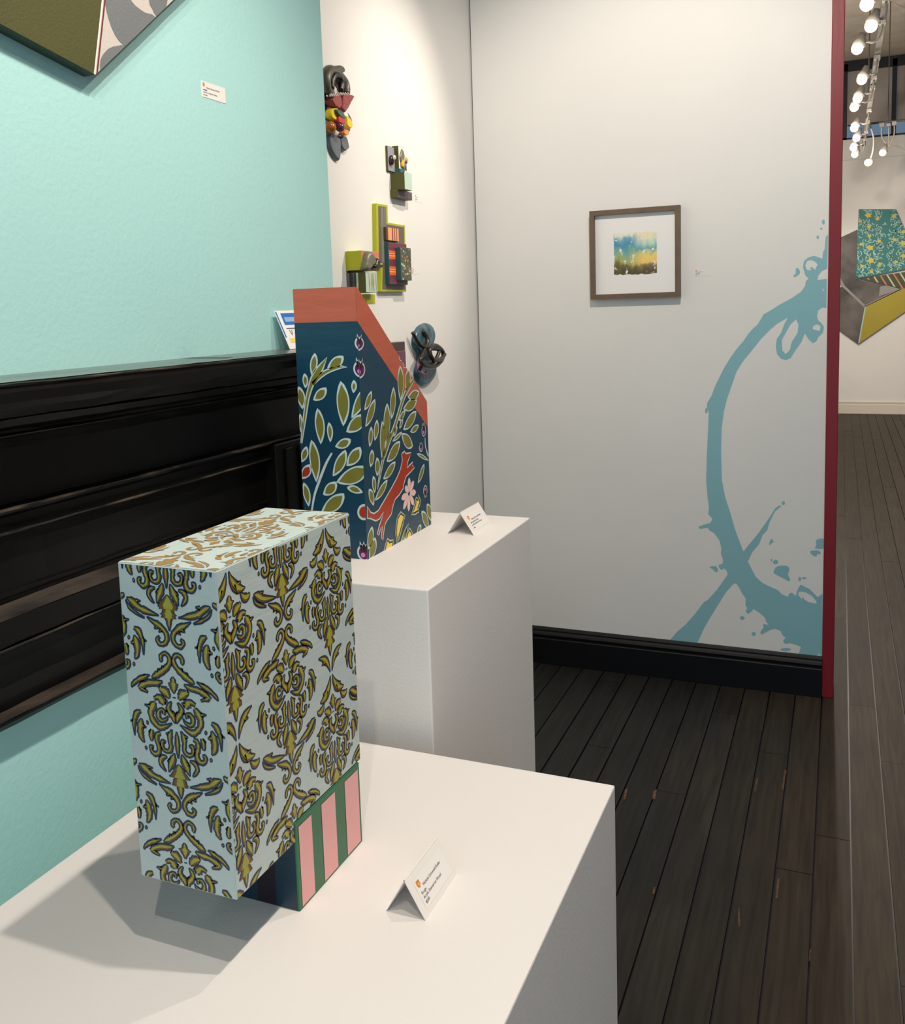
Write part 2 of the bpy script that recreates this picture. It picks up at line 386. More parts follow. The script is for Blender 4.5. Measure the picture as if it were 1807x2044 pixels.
# ================================================================== THE SETTING
# floor: boards of about 94 mm running away from the camera
b = MB(); tints = []
b.box((-1.7, -3.2, -0.06), (5.0, YF+0.2, -0.012), 'plum_black')
BW = 0.0955; x = -0.331-BW*14
while x < 4.98:
    y = -3.2+random.random()*-1.5
    while y < YF+0.1:
        l = 1.1+random.random()*1.9
        y0, y1 = max(y, -3.2), min(y+l, YF+0.15)
        if y1 > y0+0.02:
            g = 0.0020+random.random()*0.0012
            b.box((x+g, y0+0.0008, -0.012), (x+BW-g, y1-0.0008, random.uniform(-0.0012, 0)), 'floor')
        y += l
    x += BW
for pts_ in ([(1207, 1210), (1217, 1210), (1208, 1305), (1197, 1300)], [(1022, 1350), (1028, 1350), (1032, 1436), (1024, 1436)], [(640, 790), (632, 838), (618, 838), (624, 800)], [(1366, 1545), (1360, 1600), (1354, 1600), (1358, 1545)], [(625, 1250), (634, 1250), (626, 1284), (618, 1284)], [(1108, 740), (1116, 740), (1104, 800), (1098, 800)], [(490, 790), (502, 790), (492, 838), (482, 838)], [(1240, 700), (1250, 700), (1236, 790), (1228, 790)]):
    b.patch([(lambda p: (p.x, p.y))(at(1040+x_/2.356, 1240+y_/2.356, Z=0)) for x_, y_ in pts_], lambda u, v, h: Vector((u, v, h)), .0004, 'bare_wood')
fo = b.build('floor')
ca = fo.data.attributes.new('tint', 'FLOAT', 'FACE'); tv = []
fi = 0; cur = 1.0
for i, p in enumerate(fo.data.polygons):
    if i % 6 == 0: cur = random.uniform(0.86, 1.14)
    tv.append(cur)
ca.data.foreach_set('value', tv)
dk = len(fo.data.materials); fo.data.materials.append(M['window_frame'])
for p in fo.data.polygons:
    if abs(p.normal.z) < 0.5: p.material_index = dk
struct(fo)

# chimney breast (teal), white side wall, wall with the splash mural
b = MB(); b.box((XT-0.46, -3.2, 0), (XT, YC, ZC), 'teal'); struct(b.build('wall_chimney'))
b = MB(); b.box((XW-0.12, YC-0.1, 0), (XW, YB+0.12, ZC), 'wall'); struct(b.build('wall_left'))

# splash mural on the back wall: traced outline, painted flat on the wall
P5 = lambda x, y: (1320+x/4.258, 420+y/4.258)
P6 = lambda x, y: (1320+x/4.445, 960+y/4.445)
def wallpts(l, conv):
    r = []
    for p in l:
        q = at(*conv(*p), Y=YB); r.append((q.x, q.z))
    return r
up = [(1418, 205), (1400, 225), (1390, 330), (1378, 350), (1370, 410), (1300, 385), (1250, 400), (1215, 430), (1205, 480), (1225, 550), (1255, 580), (1230, 600), (1225, 640), (1190, 690), (1120, 740), (1010, 800), (930, 850), (870, 885), (850, 920), (820, 970), (780, 1005), (740, 1050), (700, 1110), (640, 1180), (590, 1250), (540, 1330), (500, 1410), (460, 1490), (430, 1570), (390, 1640), (390, 1680), (405, 1720), (400, 1850), (390, 2044)]
lo = [(400, 0), (415, 170), (425, 230), (418, 295), (455, 335), (440, 370), (375, 390), (335, 405), (335, 418), (345, 425), (415, 415), (430, 440), (470, 460), (520, 530), (535, 600), (530, 640), (550, 700), (545, 735), (510, 745), (515, 770), (535, 790), (560, 775), (585, 800), (590, 830), (500, 960), (410, 1060), (380, 1075), (300, 1180), (220, 1270), (140, 1340), (78, 1412), (75, 1440), (310, 1460), (380, 1310), (430, 1220), (530, 1060), (580, 980), (640, 915), (665, 908), (690, 940), (720, 1000), (750, 1040), (750, 1105), (765, 1125), (750, 1160), (775, 1180), (805, 1155), (820, 1135), (880, 1175), (920, 1210), (935, 1250), (955, 1275), (905, 1270), (910, 1300), (880, 1340), (890, 1365), (960, 1325), (1010, 1310), (1060, 1330), (1080, 1370), (1105, 1390), (1080, 1420), (1100, 1445), (1150, 1440), (1190, 1450), (1240, 1470), (1230, 1510), (1200, 1560), (1390, 1590), (1395, 1525), (1425, 1560), (1432, 1400), (1432, 1000), (1390, 1030), (1320, 960), (1240, 920), (1220, 945), (1200, 1000), (1195, 1020), (1160, 990), (1135, 1000), (1125, 1027), (1070, 1005), (1040, 970), (960, 935), (900, 905), (840, 850), (770, 715), (810, 630), (870, 560), (900, 480), (940, 440), (960, 370), (1010, 270), (1065, 225), (1050, 215), (1010, 245), (970, 310), (930, 370), (850, 480), (730, 625), (690, 520), (650, 410), (620, 300), (570, 150), (545, 20), (540, 0)]
up2 = [(510, 2044), (515, 1850), (535, 1700), (560, 1600), (620, 1430), (640, 1370), (690, 1290), (770, 1190), (850, 1090), (930, 1010), (990, 960), (1080, 910), (1050, 960), (1020, 1040), (985, 1090), (975, 1150), (985, 1220), (1020, 1260), (1060, 1272), (1100, 1255), (1140, 1190), (1190, 1120), (1220, 1045), (1255, 1095), (1290, 1128), (1320, 1110), (1335, 1075), (1375, 1040), (1385, 990), (1360, 955), (1335, 935), (1325, 900), (1335, 850), (1370, 825), (1405, 828), (1408, 580), (1330, 592), (1335, 555), (1365, 515), (1412, 495)]
main = wallpts(up, P5)+wallpts(lo, P6)+wallpts(up2, P5)
holes = [wallpts([(1225, 470), (1240, 430), (1270, 420), (1310, 435), (1330, 460), (1310, 505), (1280, 480), (1265, 490), (1280, 510), (1240, 505)], P5),
         wallpts([(1147, 925), (1168, 970), (1160, 1040), (1110, 1120), (1095, 1185), (1060, 1222), (1030, 1190), (1026, 1100), (1070, 1020), (1105, 960)], P5),
         wallpts([(1290, 985), (1320, 967), (1355, 980), (1350, 1025), (1290, 1010)], P5),
         wallpts([(1370, 660), (1390, 680), (1375, 685)], P5),
         wallpts([(1225, 980), (1280, 985), (1340, 1020), (1380, 1070), (1378, 1088), (1310, 1075), (1270, 1050), (1255, 1025), (1250, 1050), (1215, 1010)], P6)]
def oval(cx, cy, rx, ry, n=14, j=0.12):
    return [(cx+rx*math.cos(2*math.pi*k/n)*(1+random.uniform(-j, j)), cy+ry*math.sin(2*math.pi*k/n)*(1+random.uniform(-j, j))) for k in range(n)]
drops = [wallpts(q, P5) for q in (oval(1380, 98, 13, 22), oval(1362, 155, 9, 10), oval(1332, 228, 12, 16), [(1145, 495), (1165, 490), (1182, 525), (1165, 550), (1130, 570), (1127, 550), (1145, 535)], oval(384, 1702, 11, 24))]
drops += [wallpts(q, P6) for q in (oval(1085, 196, 14, 16), [(960, 545), (985, 508), (990, 530), (1005, 537), (980, 552), (962, 570)], oval(1016, 720, 23, 20), oval(980, 703, 8, 12), [(998, 805), (1020, 765), (1060, 750), (1120, 755), (1140, 785), (1125, 830), (1145, 870), (1135, 890), (1080, 860), (1010, 825)], oval(1230, 870, 14, 18), oval(1270, 862, 21, 8), [(1375, 525), (1440, 510), (1440, 598), (1385, 600), (1366, 598), (1378, 560)], [(1322, 622), (1390, 615), (1415, 635), (1410, 652), (1390, 645), (1375, 672), (1340, 655)], oval(720, 1215, 22, 17), oval(822, 1358, 18, 19), oval(1105, 1495, 44, 14), [(428, 762), (490, 758), (505, 800), (482, 810), (465, 788)])]
XR0, XR1 = -0.046, -0.003       # red end board
b = MB(); b.box((XW+0.007, YB, 0), (XR0, YB+0.14, ZC), 'wall')
clip = [(XW+0.01, 0.15), (XR0, 0.15), (XR0, 3), (XW+0.01, 3)]
b.shape(main, frY(YB), 0.0006, 'splash', holes, clip)
for d in drops: b.shape(smooth_closed(d, 2), frY(YB), 0.0006, 'splash', clip=clip)
struct(b.build('wall_back'))
b = MB(); b.box((XR0, YB-0.006, 0), (XR1, YB+0.15, ZC), 'red', 0.002, 1); struct(b.build('trim_1'), 'dark red painted board on the end of the white mural wall')

def baseboard(name, prof, fr_ext, m):
    """prof: (outward, z) profile swept between two ends"""
    bb = MB(); n = len(prof); vs = [fr_ext(p, 0) for p in prof]+[fr_ext(p, 1) for p in prof]
    bb.add(vs, [(i, i+1, n+i+1, n+i) for i in range(n-1)]+[tuple(range(n)), tuple(range(n, 2*n))], m)
    return struct(bb.build(name))
bp = [(0, 0), (.018, 0), (.018, .112), (.014, .116), (.014, .122), (.020, .126), (.022, .133), (.018, .140), (.012, .146), (.012, .152), (.008, .158), (.004, .163), (0, .163)]
baseboard('baseboard_back', bp, lambda p, e: Vector(((XW+0.007, XR0)[e], YB-p[0], p[1])), 'base_black')
baseboard('baseboard_left', bp, lambda p, e: Vector((XW+p[0], (YC-.08, YB-.021)[e], p[1])), 'base_black')
bp2 = [(0, 0), (.02, 0), (.02, .12), (.014, .124), (.014, .142), (.02, .146), (.02, .157), (0, .162)]
baseboard('baseboard_far', bp2, lambda p, e: Vector(((-1.6, 5.0)[e], YF-p[0], p[1])), 'base_white')

# far room
b = MB(); b.box((-1.7, YF, 0), (5.0, YF+0.12, 3.56), 'wall'); b.box((-1.7, YF, 4.5), (5.0, YF+0.12, ZC), 'wall')
b.box((-1.7, YF, 3.56), (-0.02, YF+0.12, 4.5), 'wall'); b.box((2.9, YF, 3.56), (5.0, YF+0.12, 4.5), 'wall')
b.box((-1.7, YF-0.03, 3.30), (5.0, YF, 3.33), 'wall')
struct(b.build('wall_far'))
b = MB(); b.box((-1.7, YB+0.2, 0), (-1.58, YF, ZC), 'wall'); struct(b.build('wall_far_left'))
b = MB(); b.box((5.0, -3.2, 0), (5.12, YF+0.12, ZC), 'wall'); struct(b.build('wall_right'))
b = MB(); b.box((-1.7, -3.2, ZC), (5.12, YF+0.12, ZC+0.1), 'ceil'); struct(b.build('ceiling'))
def glass_material():
    m = bpy.data.materials.new('window_glass'); m.use_nodes = True
    p = m.node_tree.nodes['Principled BSDF']; p.inputs['Base Color'].default_value = (.16, .19, .23, 1); p.inputs['Transmission Weight'].default_value = 1.0; p.inputs['Roughness'].default_value = 0.05; p.inputs['IOR'].default_value = 1.1
    return m
M['glass'] = glass_material()
for k, (xa, xb) in enumerate(((-0.02, 0.58), (0.58, 1.15), (1.15, 1.72), (1.72, 2.3), (2.3, 2.9))):
    wn = bpy.data.objects.new('window_%d' % (k+1), None); COL.objects.link(wn); wn.location = (xa, YF, 3.56); struct(wn)
    b = MB(); fw = 0.055 if k == 0 else 0.027
    b.box((xa, YF-0.02, 3.56), (xa+fw, YF+0.08, 4.5), 'window_frame'); b.box((xb-0.027, YF-0.02, 3.56), (xb, YF+0.08, 4.5), 'window_frame')
    b.box((xa, YF-0.02, 4.41), (xb, YF+0.08, 4.535), 'window_frame'); b.box((xa, YF-0.02, 3.56), (xb, YF+0.08, 3.58), 'window_frame')
    b.build('window_frame', wn)
    b = MB(); b.box((xa+fw, YF+0.05, 3.58), (xb-0.027, YF+0.056, 4.41), 'glass'); b.build('pane', wn)
    b = MB(); b.box((xa+fw+0.004, YF+0.02, 3.745), (xb-0.031, YF+0.024, 4.41), 'blind'); b.tube([(xa+fw+0.004, YF+0.022, 3.74), (xb-0.031, YF+0.022, 3.74)], 0.009, 'fixture_dark'); b.build('roller_blind', wn)

# ================================================================== FIREPLACE MANTEL on the teal breast
SH = at(593, 703, X=XT*0.8242/0.94).z*0+1.4836
mt = thing('fireplace_mantel', (XT, 1.0, 0), 'black painted fireplace mantel with worn mouldings on the teal wall', 'mantel')
def zat(y, X): return at(100, y, X=X).z
XS = -0.868
raw = [(755, XS), (775, XS+.004), (795, XS+.004), (806, XS-.002), (822, XS-.012), (826, -.925), (840, -.93), (846, -.938), (852, -.938), (857, -.934), (862, -.944), (872, -.952), (880, -.962),
       (985, -.962), (990, -.953), (997, -.944), (1004, -.947), (1009, -.956), (1034, -.956), (1041, -.944), (1046, -.95), (1054, -.958), (1064, -.965), (1150, -.965), (1154, -.961), (1160, -.961), (1164, -.966), (1172, -.966)]
raw2 = [(1204, -.944), (1255, -.946), (1258, -.951), (1262, -.943), (1267, -.951), (1290, -.962), (1330, -.978), (1374, -.986)]
raw3 = [(1396, -.966), (1403, -.968), (1410, -.976)]
YM0, YM1 = 0.2, 1.60
def sweep(bb, prof, m, y0=YM0, y1=YM1, caps=True):
    n = len(prof); N = 28; vs = []
    for k in range(N+1):
        yy = y0+(y1-y0)*k/N
        vs += [Vector((px_+random.uniform(-.0006, .0006), yy, pz+random.uniform(-.0007, .0007))) for px_, pz in prof]
    bb.add(vs, [(k*n+i, k*n+i+1, (k+1)*n+i+1, (k+1)*n+i) for k in range(N) for i in range(n-1)], m)
    if caps: bb.add([vs[i] for i in range(n)]+[vs[N*n+i] for i in range(n)], [tuple(range(n)), tuple(range(n, 2*n))], m)
P1_ = [(X, zat(y, X)) for y, X in raw]; P2_ = [(X, zat(y, X)) for y, X in raw2]; P3_ = [(X, zat(y, X)) for y, X in raw3]
b = MB()
sweep(b, [(XT, P1_[5][1])]+P1_[:5][::-1]+[(XS-.004, SH-.0005), (XT, SH-.0005)], 'mantel')
b.box((XT, YM0, SH-.002), (XS-.002, YM1, SH), 'mantel_top')
b.build('shelf', mt)
b = MB(); sweep(b, [(XT, P1_[5][1])]+P1_[5:]+[(XT, P1_[-1][1])], 'mantel', y1=YM1-.03); b.build('frieze', mt)
b = MB()
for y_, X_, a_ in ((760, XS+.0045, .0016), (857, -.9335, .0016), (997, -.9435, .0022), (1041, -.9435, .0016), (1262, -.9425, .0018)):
    zz = zat(y_, X_); sweep(b, [(X_-.001, zz+a_), (X_+.0006, zz+a_*.5), (X_+.0006, zz-a_*.5), (X_-.001, zz-a_)], 'edge_wear_glint', y1=YM1-.05, caps=False)
b.build('worn_glint_edges', mt)
b = MB(); sweep(b, [(XT, P1_[-1][1]), P1_[-1], P2_[0]], 'lit_scuff', y1=YM1-.05)
sweep(b, [P2_[0]]+P2_[1:]+[(XT, P2_[-1][1]), (XT, P1_[-1][1])], 'mantel', y1=YM1-.05); b.build('architrave', mt)
yb = at(245, 1330, X=-.966).y
b = MB(); sweep(b, [(XT, P2_[-1][1]), P2_[-1], P3_[0]], 'lit_scuff', y1=YM1-.05)
sweep(b, P3_+[(XT, P3_[-1][1]), (XT, P2_[-1][1])], 'mantel', y1=YM1-.05)
b.build('bottom_bead', mt)
yp = at(553, 950, X=-.94).y
b = MB(); zt = at(560, 885, X=-.94).z
b.box((XT, yp, 0.0), (-.940, YM1-.02, zt), 'mantel', .002, 1)
for k in range(3):
    yy = yp+.03+k*.045; b.box((-.941, yy, 0.05), (-.937, yy+.022, zt-.012), 'mantel', .001, 1)
b.build('pilaster', mt)

# ================================================================== PEDESTALS
ZN, ZP = 0.90, 1.135
def pedestal(name, a, bb_, label):
    t = thing(name, ((a[0]+bb_[0])/2, (a[1]+bb_[1])/2, 0), label, 'pedestal', None)
    b = MB(); b.box((a[0], a[1], 0.0), (bb_[0], bb_[1], bb_[2]), 'pedestal', .0022, 2); o = b.build('body', t)
    return t
q = at(1228, 1567, Z=ZN)
XN1, YN1 = q.x, q.y
b = MB(); b.box((-.8625, .47, 0), (XN1, YN1, ZN), 'pedestal', .0022, 2)
tag(b.build('display_pedestal', origin=(-.57, .82, 0)), 'wide white pedestal nearest the camera, under the damask patterned block', 'pedestal')
qa = at(1058, 1033, Z=ZP); qb = at(855, 1178, Z=ZP)
b = MB(); b.box((-.862, qb.y, 0), ((qa.x+qb.x)/2, qa.y, ZP), 'pedestal', .0022, 2)
tag(b.build('display_pedestal', origin=(-.72, 1.46, 0)), 'taller white pedestal behind, carrying the dark blue floral block', 'pedestal')

# ================================================================== DAMASK BLOCK
BX0, BX1, BY0, BY1, BZ0, BZ1 = -.6557, -.5368, .6885, .9450, .9807, 1.3128
def front_uv(x, y):
    p = at(235+x*240/1807, 1290+y*240/1807, Y=BY0); return p.x, p.z
AXU, AXV = -.5965, 1.1819
def fz(l, axis=False):
    out = []
    for x, y, wd in l:
        u, v = front_uv(x, y)
        # slope of the block's vertical in the measured axis is taken out by front_uv; axis strokes are centred
        out.append((0.0 if axis else abs(u-AXU), v-AXV, wd*0.0000745))
    return out
def sh(l, dx=75, dy=1129): return [(x+dx, y+dy, w_) for x, y, w_ in l]
AXIS = [[(825, 455, 5), (828, 500, 70), (833, 545, 84), (835, 566, 165), (838, 600, 118), (843, 650, 84), (848, 715, 5)],
        [(868, 762, 8), (870, 775, 36), (872, 788, 8)],
        [(895, 1285, 6), (898, 1400, 56), (903, 1560, 60), (910, 1690, 6)],
        [(905, 1770, 8), (912, 1840, 130), (918, 1920, 230), (920, 1985, 268), (921, 1992, 150), (925, 2060, 216), (927, 2112, 214), (929, 2118, 96), (935, 2180, 76), (945, 2300, 6)]]
HALF = [[(815, 835, 12), (785, 870, 48), (765, 930, 72), (795, 1000, 78), (838, 1060, 84), (866, 1165, 8)], [(790, 955, 44), (722, 975, 4)], [(820, 1010, 50), (855, 985, 5)],
        [(622, 640, 30), (690, 665, 112), (740, 712, 112), (785, 785, 24)], [(660, 620, 60), (612, 640, 4)],
        [(545, 785, 40), (620, 765, 74), (672, 820, 116), (700, 885, 40)], [(700, 830, 60), (752, 815, 4)],
        [(570, 835, 30), (535, 890, 104), (502, 980, 82), (520, 1080, 78), (580, 1170, 82), (650, 1222, 74), (735, 1200, 50), (822, 1158, 5)], [(490, 905, 56), (402, 872, 4)],
        [(690, 1030, 38), (700, 978, 46), (652, 952, 46), (615, 1000, 62), (626, 1080, 66), (680, 1118, 52), (738, 1090, 36), (757, 1042, 4)],
        [(355, 975, 30), (292, 1000, 78), (260, 1090, 64), (250, 1180, 50), (262, 1342, 5)], [(265, 1100, 42), (186, 1122, 4)],
        [(365, 1082, 12), (350, 1165, 96), (346, 1290, 90), (375, 1390, 62), (412, 1445, 8)], [(380, 1195, 62), (437, 1220, 4)],
        [(520, 1250, 50), (510, 1330, 68), (515, 1400, 46), (520, 1428, 4)], [(512, 1275, 42), (463, 1285, 4)],
        [(428, 1144, 6), (450, 1144, 44), (472, 1144, 6)],
        sh([(575, 180, 44), (522, 200, 62), (520, 290, 68), (553, 390, 68), (543, 470, 70), (490, 488, 62), (440, 440, 52), (432, 380, 52), (475, 385, 24)]),
        sh([(745, 120, 10), (715, 210, 74), (715, 300, 58), (732, 390, 62), (702, 448, 58), (632, 430, 52), (597, 360, 52), (608, 298, 50), (655, 318, 24)]), sh([(700, 190, 50), (645, 180, 4)]),
        sh([(333, 395, 6), (355, 395, 44), (377, 395, 6)]),
        sh([(675, 535, 20), (602, 540, 64), (574, 610, 58), (612, 690, 46), (662, 755, 8)]),
        sh([(782, 475, 6), (760, 570, 96), (728, 655, 90), (698, 765, 8)]), sh([(735, 590, 60), (670, 600, 4)]),
        sh([(545, 930, 6), (640, 1010, 62), (738, 1082, 86), (822, 1180, 66), (847, 1270, 60), (815, 1340, 56), (745, 1342, 54), (702, 1270, 50), (740, 1232, 30)]), sh([(705, 1090, 50), (652, 1112, 4)]), sh([(770, 1140, 46), (720, 1170, 4)]),
        [(675, 235, 24), (650, 190, 56), (662, 130, 52), (720, 108, 50), (776, 170, 56), (782, 250, 66), (728, 330, 72), (640, 398, 86), (570, 440, 72), (510, 468, 8)], [(690, 340, 46), (660, 285, 4)], [(630, 385, 46), (596, 328, 4)],
        [(485, 428, 6), (400, 462, 62), (300, 508, 58), (232, 568, 42), (212, 618, 4)], [(400, 450, 40), (395, 415, 4)],
        [(678, 528, 12), (590, 550, 82), (480, 548, 78), (382, 580, 88), (312, 628, 40)], [(350, 625, 66), (462, 692, 16)],
        sh([(242, 628, 6), (330, 690, 94), (430, 790, 88), (560, 862, 72), (728, 935, 6)]), sh([(392, 690, 46), (460, 700, 4)]),
        sh([(232, 655, 6), (290, 770, 44), (400, 872, 44), (518, 950, 14)])]
A_SHAPES = [(s, True) for s in map(lambda l: fz(l, True), AXIS)]+[(fz(l), False) for l in HALF]
N_CONN = len(HALF)
# leaf cross of the alternate columns, measured on the long side
def side_uv(x, y):
    p = at(440+x*290/1807, 1280+y*290/1807, X=BX1); return p.y, p.z
cu_, cv_ = side_uv(1380, 368)
def sz(l): return [(abs(side_uv(x, y)[0]-cu_), side_uv(x, y)[1]-cv_, wd*.001) for x, y, wd in l]
XLEAF = [sz([(1393, 388, .4), (1415, 470, 5.5), (1455, 535, 9.5), (1500, 545, 6), (1537, 520, .4)]), sz([(1440, 520, 6), (1472, 602, .5)]), sz([(1465, 510, 5), (1500, 470, .5)]),
         sz([(1390, 345, .4), (1406, 220, 5), (1432, 130, 7.5), (1465, 60, 5), (1508, 5, .4)]), sz([(1430, 150, 5), (1478, 128, .5)]),
         sz([(1492, 592, 1), (1528, 632, 7.5), (1560, 605, 5.5), (1572, 562, .4)])]
QP, PP = 0.173, 0.0903
def stroke(bb, pts, fr, flip, u0, v0, clip, h, deco, rng):
    pts = [(p[0], p[1], p[2]) for p in smooth_open(pts, 4 if len(pts) > 2 else 2)]
    c = [(u0+flip*p[0], v0+p[1]) for p in pts]; n = len(c)
    if all(not (clip[0][0]-.02 < q[0] < clip[2][0]+.02 and clip[0][1]-.02 < q[1] < clip[2][1]+.02) for q in c): return
    e, base_m, mid, top, jit, fat = deco
    wd = [max(0.0002, p[2]*fat*(1+rng.uniform(-jit, jit))) for p in pts]
    bb.strip(c, [v_+e*0.75 for v_ in wd], fr, h, base_m, clip)
    ins = [max(0, v_-e*.85) for v_ in wd]
    bb.strip(c, ins, fr, h+.00012, mid, clip)
    if top:
        off = 0.16*e*3
        c2 = [(q[0]+flip*0.00035, q[1]+0.00035) for q in c]
        bb.strip(c2, [max(0, (v_-e)*0.58-e*0.12) for v_ in wd], fr, h+.00024, top, clip)
def damask(bb, fr, u0, v0, clip, deco, seed=1, PP=0.0903):
    """the repeat of the stencil: scroll columns at u0, leaf-cross columns half a repeat beside"""
    rng = random.Random(seed)
    f2 = fr
    for ci in range(-3, 4):
        for cj in range(-3, 4):
            for colB in (0, 1):
                ou = u0+ci*2*PP+(PP if colB else 0); ov = v0+cj*QP+(QP/2 if colB else 0)
                if not (clip[0][0]-.09 < ou < clip[2][0]+.09 and clip[0][1]-.15 < ov < clip[2][1]+.15): continue
                for k, (s_, ax) in enumerate(A_SHAPES):
                    hk = k-len(AXIS)
                    if colB and hk in SKIP_B: continue
                    for fl in ((1,) if ax else (1, -1)): stroke(bb, s_, f2, fl, ou, ov, clip, .00015, deco, rng)
                if colB:
                    for s_ in XLEAF:
                        for fl in (1, -1): stroke(bb, s_, f2, fl, ou, ov+XOFF, clip, .00015, deco, rng)
SKIP_B = set(range(N_CONN-13, N_CONN))
XOFF = 0.0461
blk = thing('painted_block', ((BX0+BX1)/2, (BY0+BY1)/2, ZN), 'upright pale blue block with a gold and navy damask pattern and striped foot', 'sculpture')
# body: notched at the lower back where the striped foot sits
bm = bmesh.new()
prof = [(BY0, BZ0), (.7935, BZ0), (.7935, 1.0035), (BY1, 1.0035), (BY1, BZ1), (BY0, BZ1)]
va = [bm.verts.new((BX0, y, z)) for y, z in prof]; vb = [bm.verts.new((BX1, y, z)) for y, z in prof]
bm.faces.new(va); bm.faces.new(vb[::-1])
for i in range(6): bm.faces.new((va[i], vb[i], vb[(i+1) % 6], va[(i+1) % 6]))
bmesh.ops.recalc_face_normals(bm, faces=bm.faces)
bmesh.ops.bevel(bm, geom=[e for e in bm.edges if e.is_convex], offset=.0012, segments=2, affect='EDGES')
b = MB(); b.addbm(bm, 'damask_base')
D_FRONT = (.0022, 'navy', 'ochre', 'lemon', .18, 1.10); D_SIDE = (.0021, 'navy', 'ochre', 'lemon', .08, 1.22); D_TOP = (.0008, 'canvas_grey', 'ochre_top', None, .05, 0.95)  # D_TOP: paler set with grey outlines, light on the top painted in
g = .0016
damask(b, frY(BY0), AXU, AXV, [(BX0+g, BZ0+g), (BX1-g, BZ0+g), (BX1-g, BZ1-g), (BX0+g, BZ1-g)], D_FRONT, 3, 0.087)
damask(b, frX(BX1), BY0+.1067, .98+.1978, [(BY0+g, BZ0+g), (.7935, BZ0+g), (.7935, BZ1-g), (BY0+g, BZ1-g)], D_SIDE, seed=4)
damask(b, frX(BX1), BY0+.1067, .98+.1978, [(.7935, 1.0045), (BY1-g, 1.0045), (BY1-g, BZ1-g-.002), (.7935, BZ1-g-.002)], D_SIDE, seed=4)
ft = lambda u, v, h: Vector((u, -v, BZ1+h))
damask(b, ft, -.606, -.790, [(BX0+g, -BY1+g), (BX1-g, -BY1+g), (BX1-g, -BY0-g), (BX0+g, -BY0-g)], D_TOP, seed=5)
b.build('body', blk)
# striped foot
FX0, FX1, FY0, FY1, FZ1 = -.640, BX1+.0012, .7942, .9385, 1.0030
b = MB(); b.box((FX0, FY0, ZN), (FX1, FY1, FZ1), 'green', .0012, 2)
fr = frX(FX1)
for y0, y1 in ((.7995, .8260), (.8475, .8780), (.9010, .9335)): b.patch([(y0, ZN+.003), (y1, ZN+.003), (y1, FZ1-.007), (y0, FZ1-.007)], fr, .0004, 'pink')
fr = frY(FY0)
b.patch([(FX0+.001, ZN+.001), (FX1-.0025, ZN+.001), (FX1-.0025, FZ1), (FX0+.001, FZ1)], fr, .0002, 'deep_navy')
for x0, x1 in ((-.590, -.5655), (-.632, -.610)): b.patch([(x0, ZN+.001), (x1, ZN+.001), (x1, FZ1), (x0, FZ1)], fr, .0004, 'plum_black')
b.build('striped_foot', blk)

# ================================================================== FLORAL BLOCK
va_, ve_ = at(735, 1117.5, Z=ZP), at(859.8, 1046.7, Z=ZP)
VX1 = (va_.x+ve_.x)/2; VY0, VY1 = va_.y, ve_.y
VX0 = at(601, 900, Y=VY0).x
VZT = at(719.4, 572, Y=VY0).z; VZB = at(854.8, 801, X=VX1).z; VZC = at(722, 641, Y=VY0).z; VZCB = at(857, 852, X=VX1).z
V4 = lambda x, y: (560+x/5.02, 560+y/5.02)
V5 = lambda x, y: (580+x/5.647, 820+y/5.647)
def FR(conv, x, y): p = at(*conv(x, y), Y=VY0); return (p.x, p.z)
def SI(conv, x, y): p = at(*conv(x, y), X=VX1); return (p.y, p.z)
vz = thing('painted_block', ((VX0+VX1)/2, (VY0+VY1)/2, ZP), 'tall dark blue block with sloping coral top, painted leaves and red fox', 'sculpture')
bm = bmesh.new()
prof = [(VY0, ZP), (VY1, ZP), (VY1, VZB), (VY0+.004, VZT), (VY0, VZT)]
va2 = [bm.verts.new((VX0, y, z)) for y, z in prof]; vb2 = [bm.verts.new((VX1, y, z)) for y, z in prof]
bm.faces.new(va2); bm.faces.new(vb2[::-1])
for i in range(5): bm.faces.new((va2[i], vb2[i], vb2[(i+1) % 5], va2[(i+1) % 5]))
bmesh.ops.recalc_face_normals(bm, faces=bm.faces)
b = MB(); b.addbm(bm, 'vase_blue')
FC = [(VX0, ZP), (VX1, ZP), (VX1, VZT), (VX0, VZT)]
SCL = [(VY0, ZP), (VY1, ZP), (VY1, VZB), (VY0+.004, VZT), (VY0, VZT)]
ff, fs_ = frY(VY0), frX(VX1)
H1, H2, H3, H4 = .0002, .0004, .0006, .0008
b.patch([(VX0, VZC), (VX1, VZC), (VX1, VZT), (VX0, VZT)], ff, H1, 'coral')
b.patch([(VY0, VZC), (VY1, VZCB), (VY1, VZB), (VY0+.004, VZT), (VY0, VZT)], fs_, H1, 'coral')
b.add([(VX0, VY0, VZT+.0003), (VX1, VY0, VZT+.0003), (VX1, VY0+.004, VZT+.0003), (VX0, VY0+.004, VZT+.0003), (VX0, VY1+.0003, VZB+.0003), (VX1, VY1+.0003, VZB+.0003)], [(0, 1, 2, 3), (3, 2, 5, 4)], 'coral')
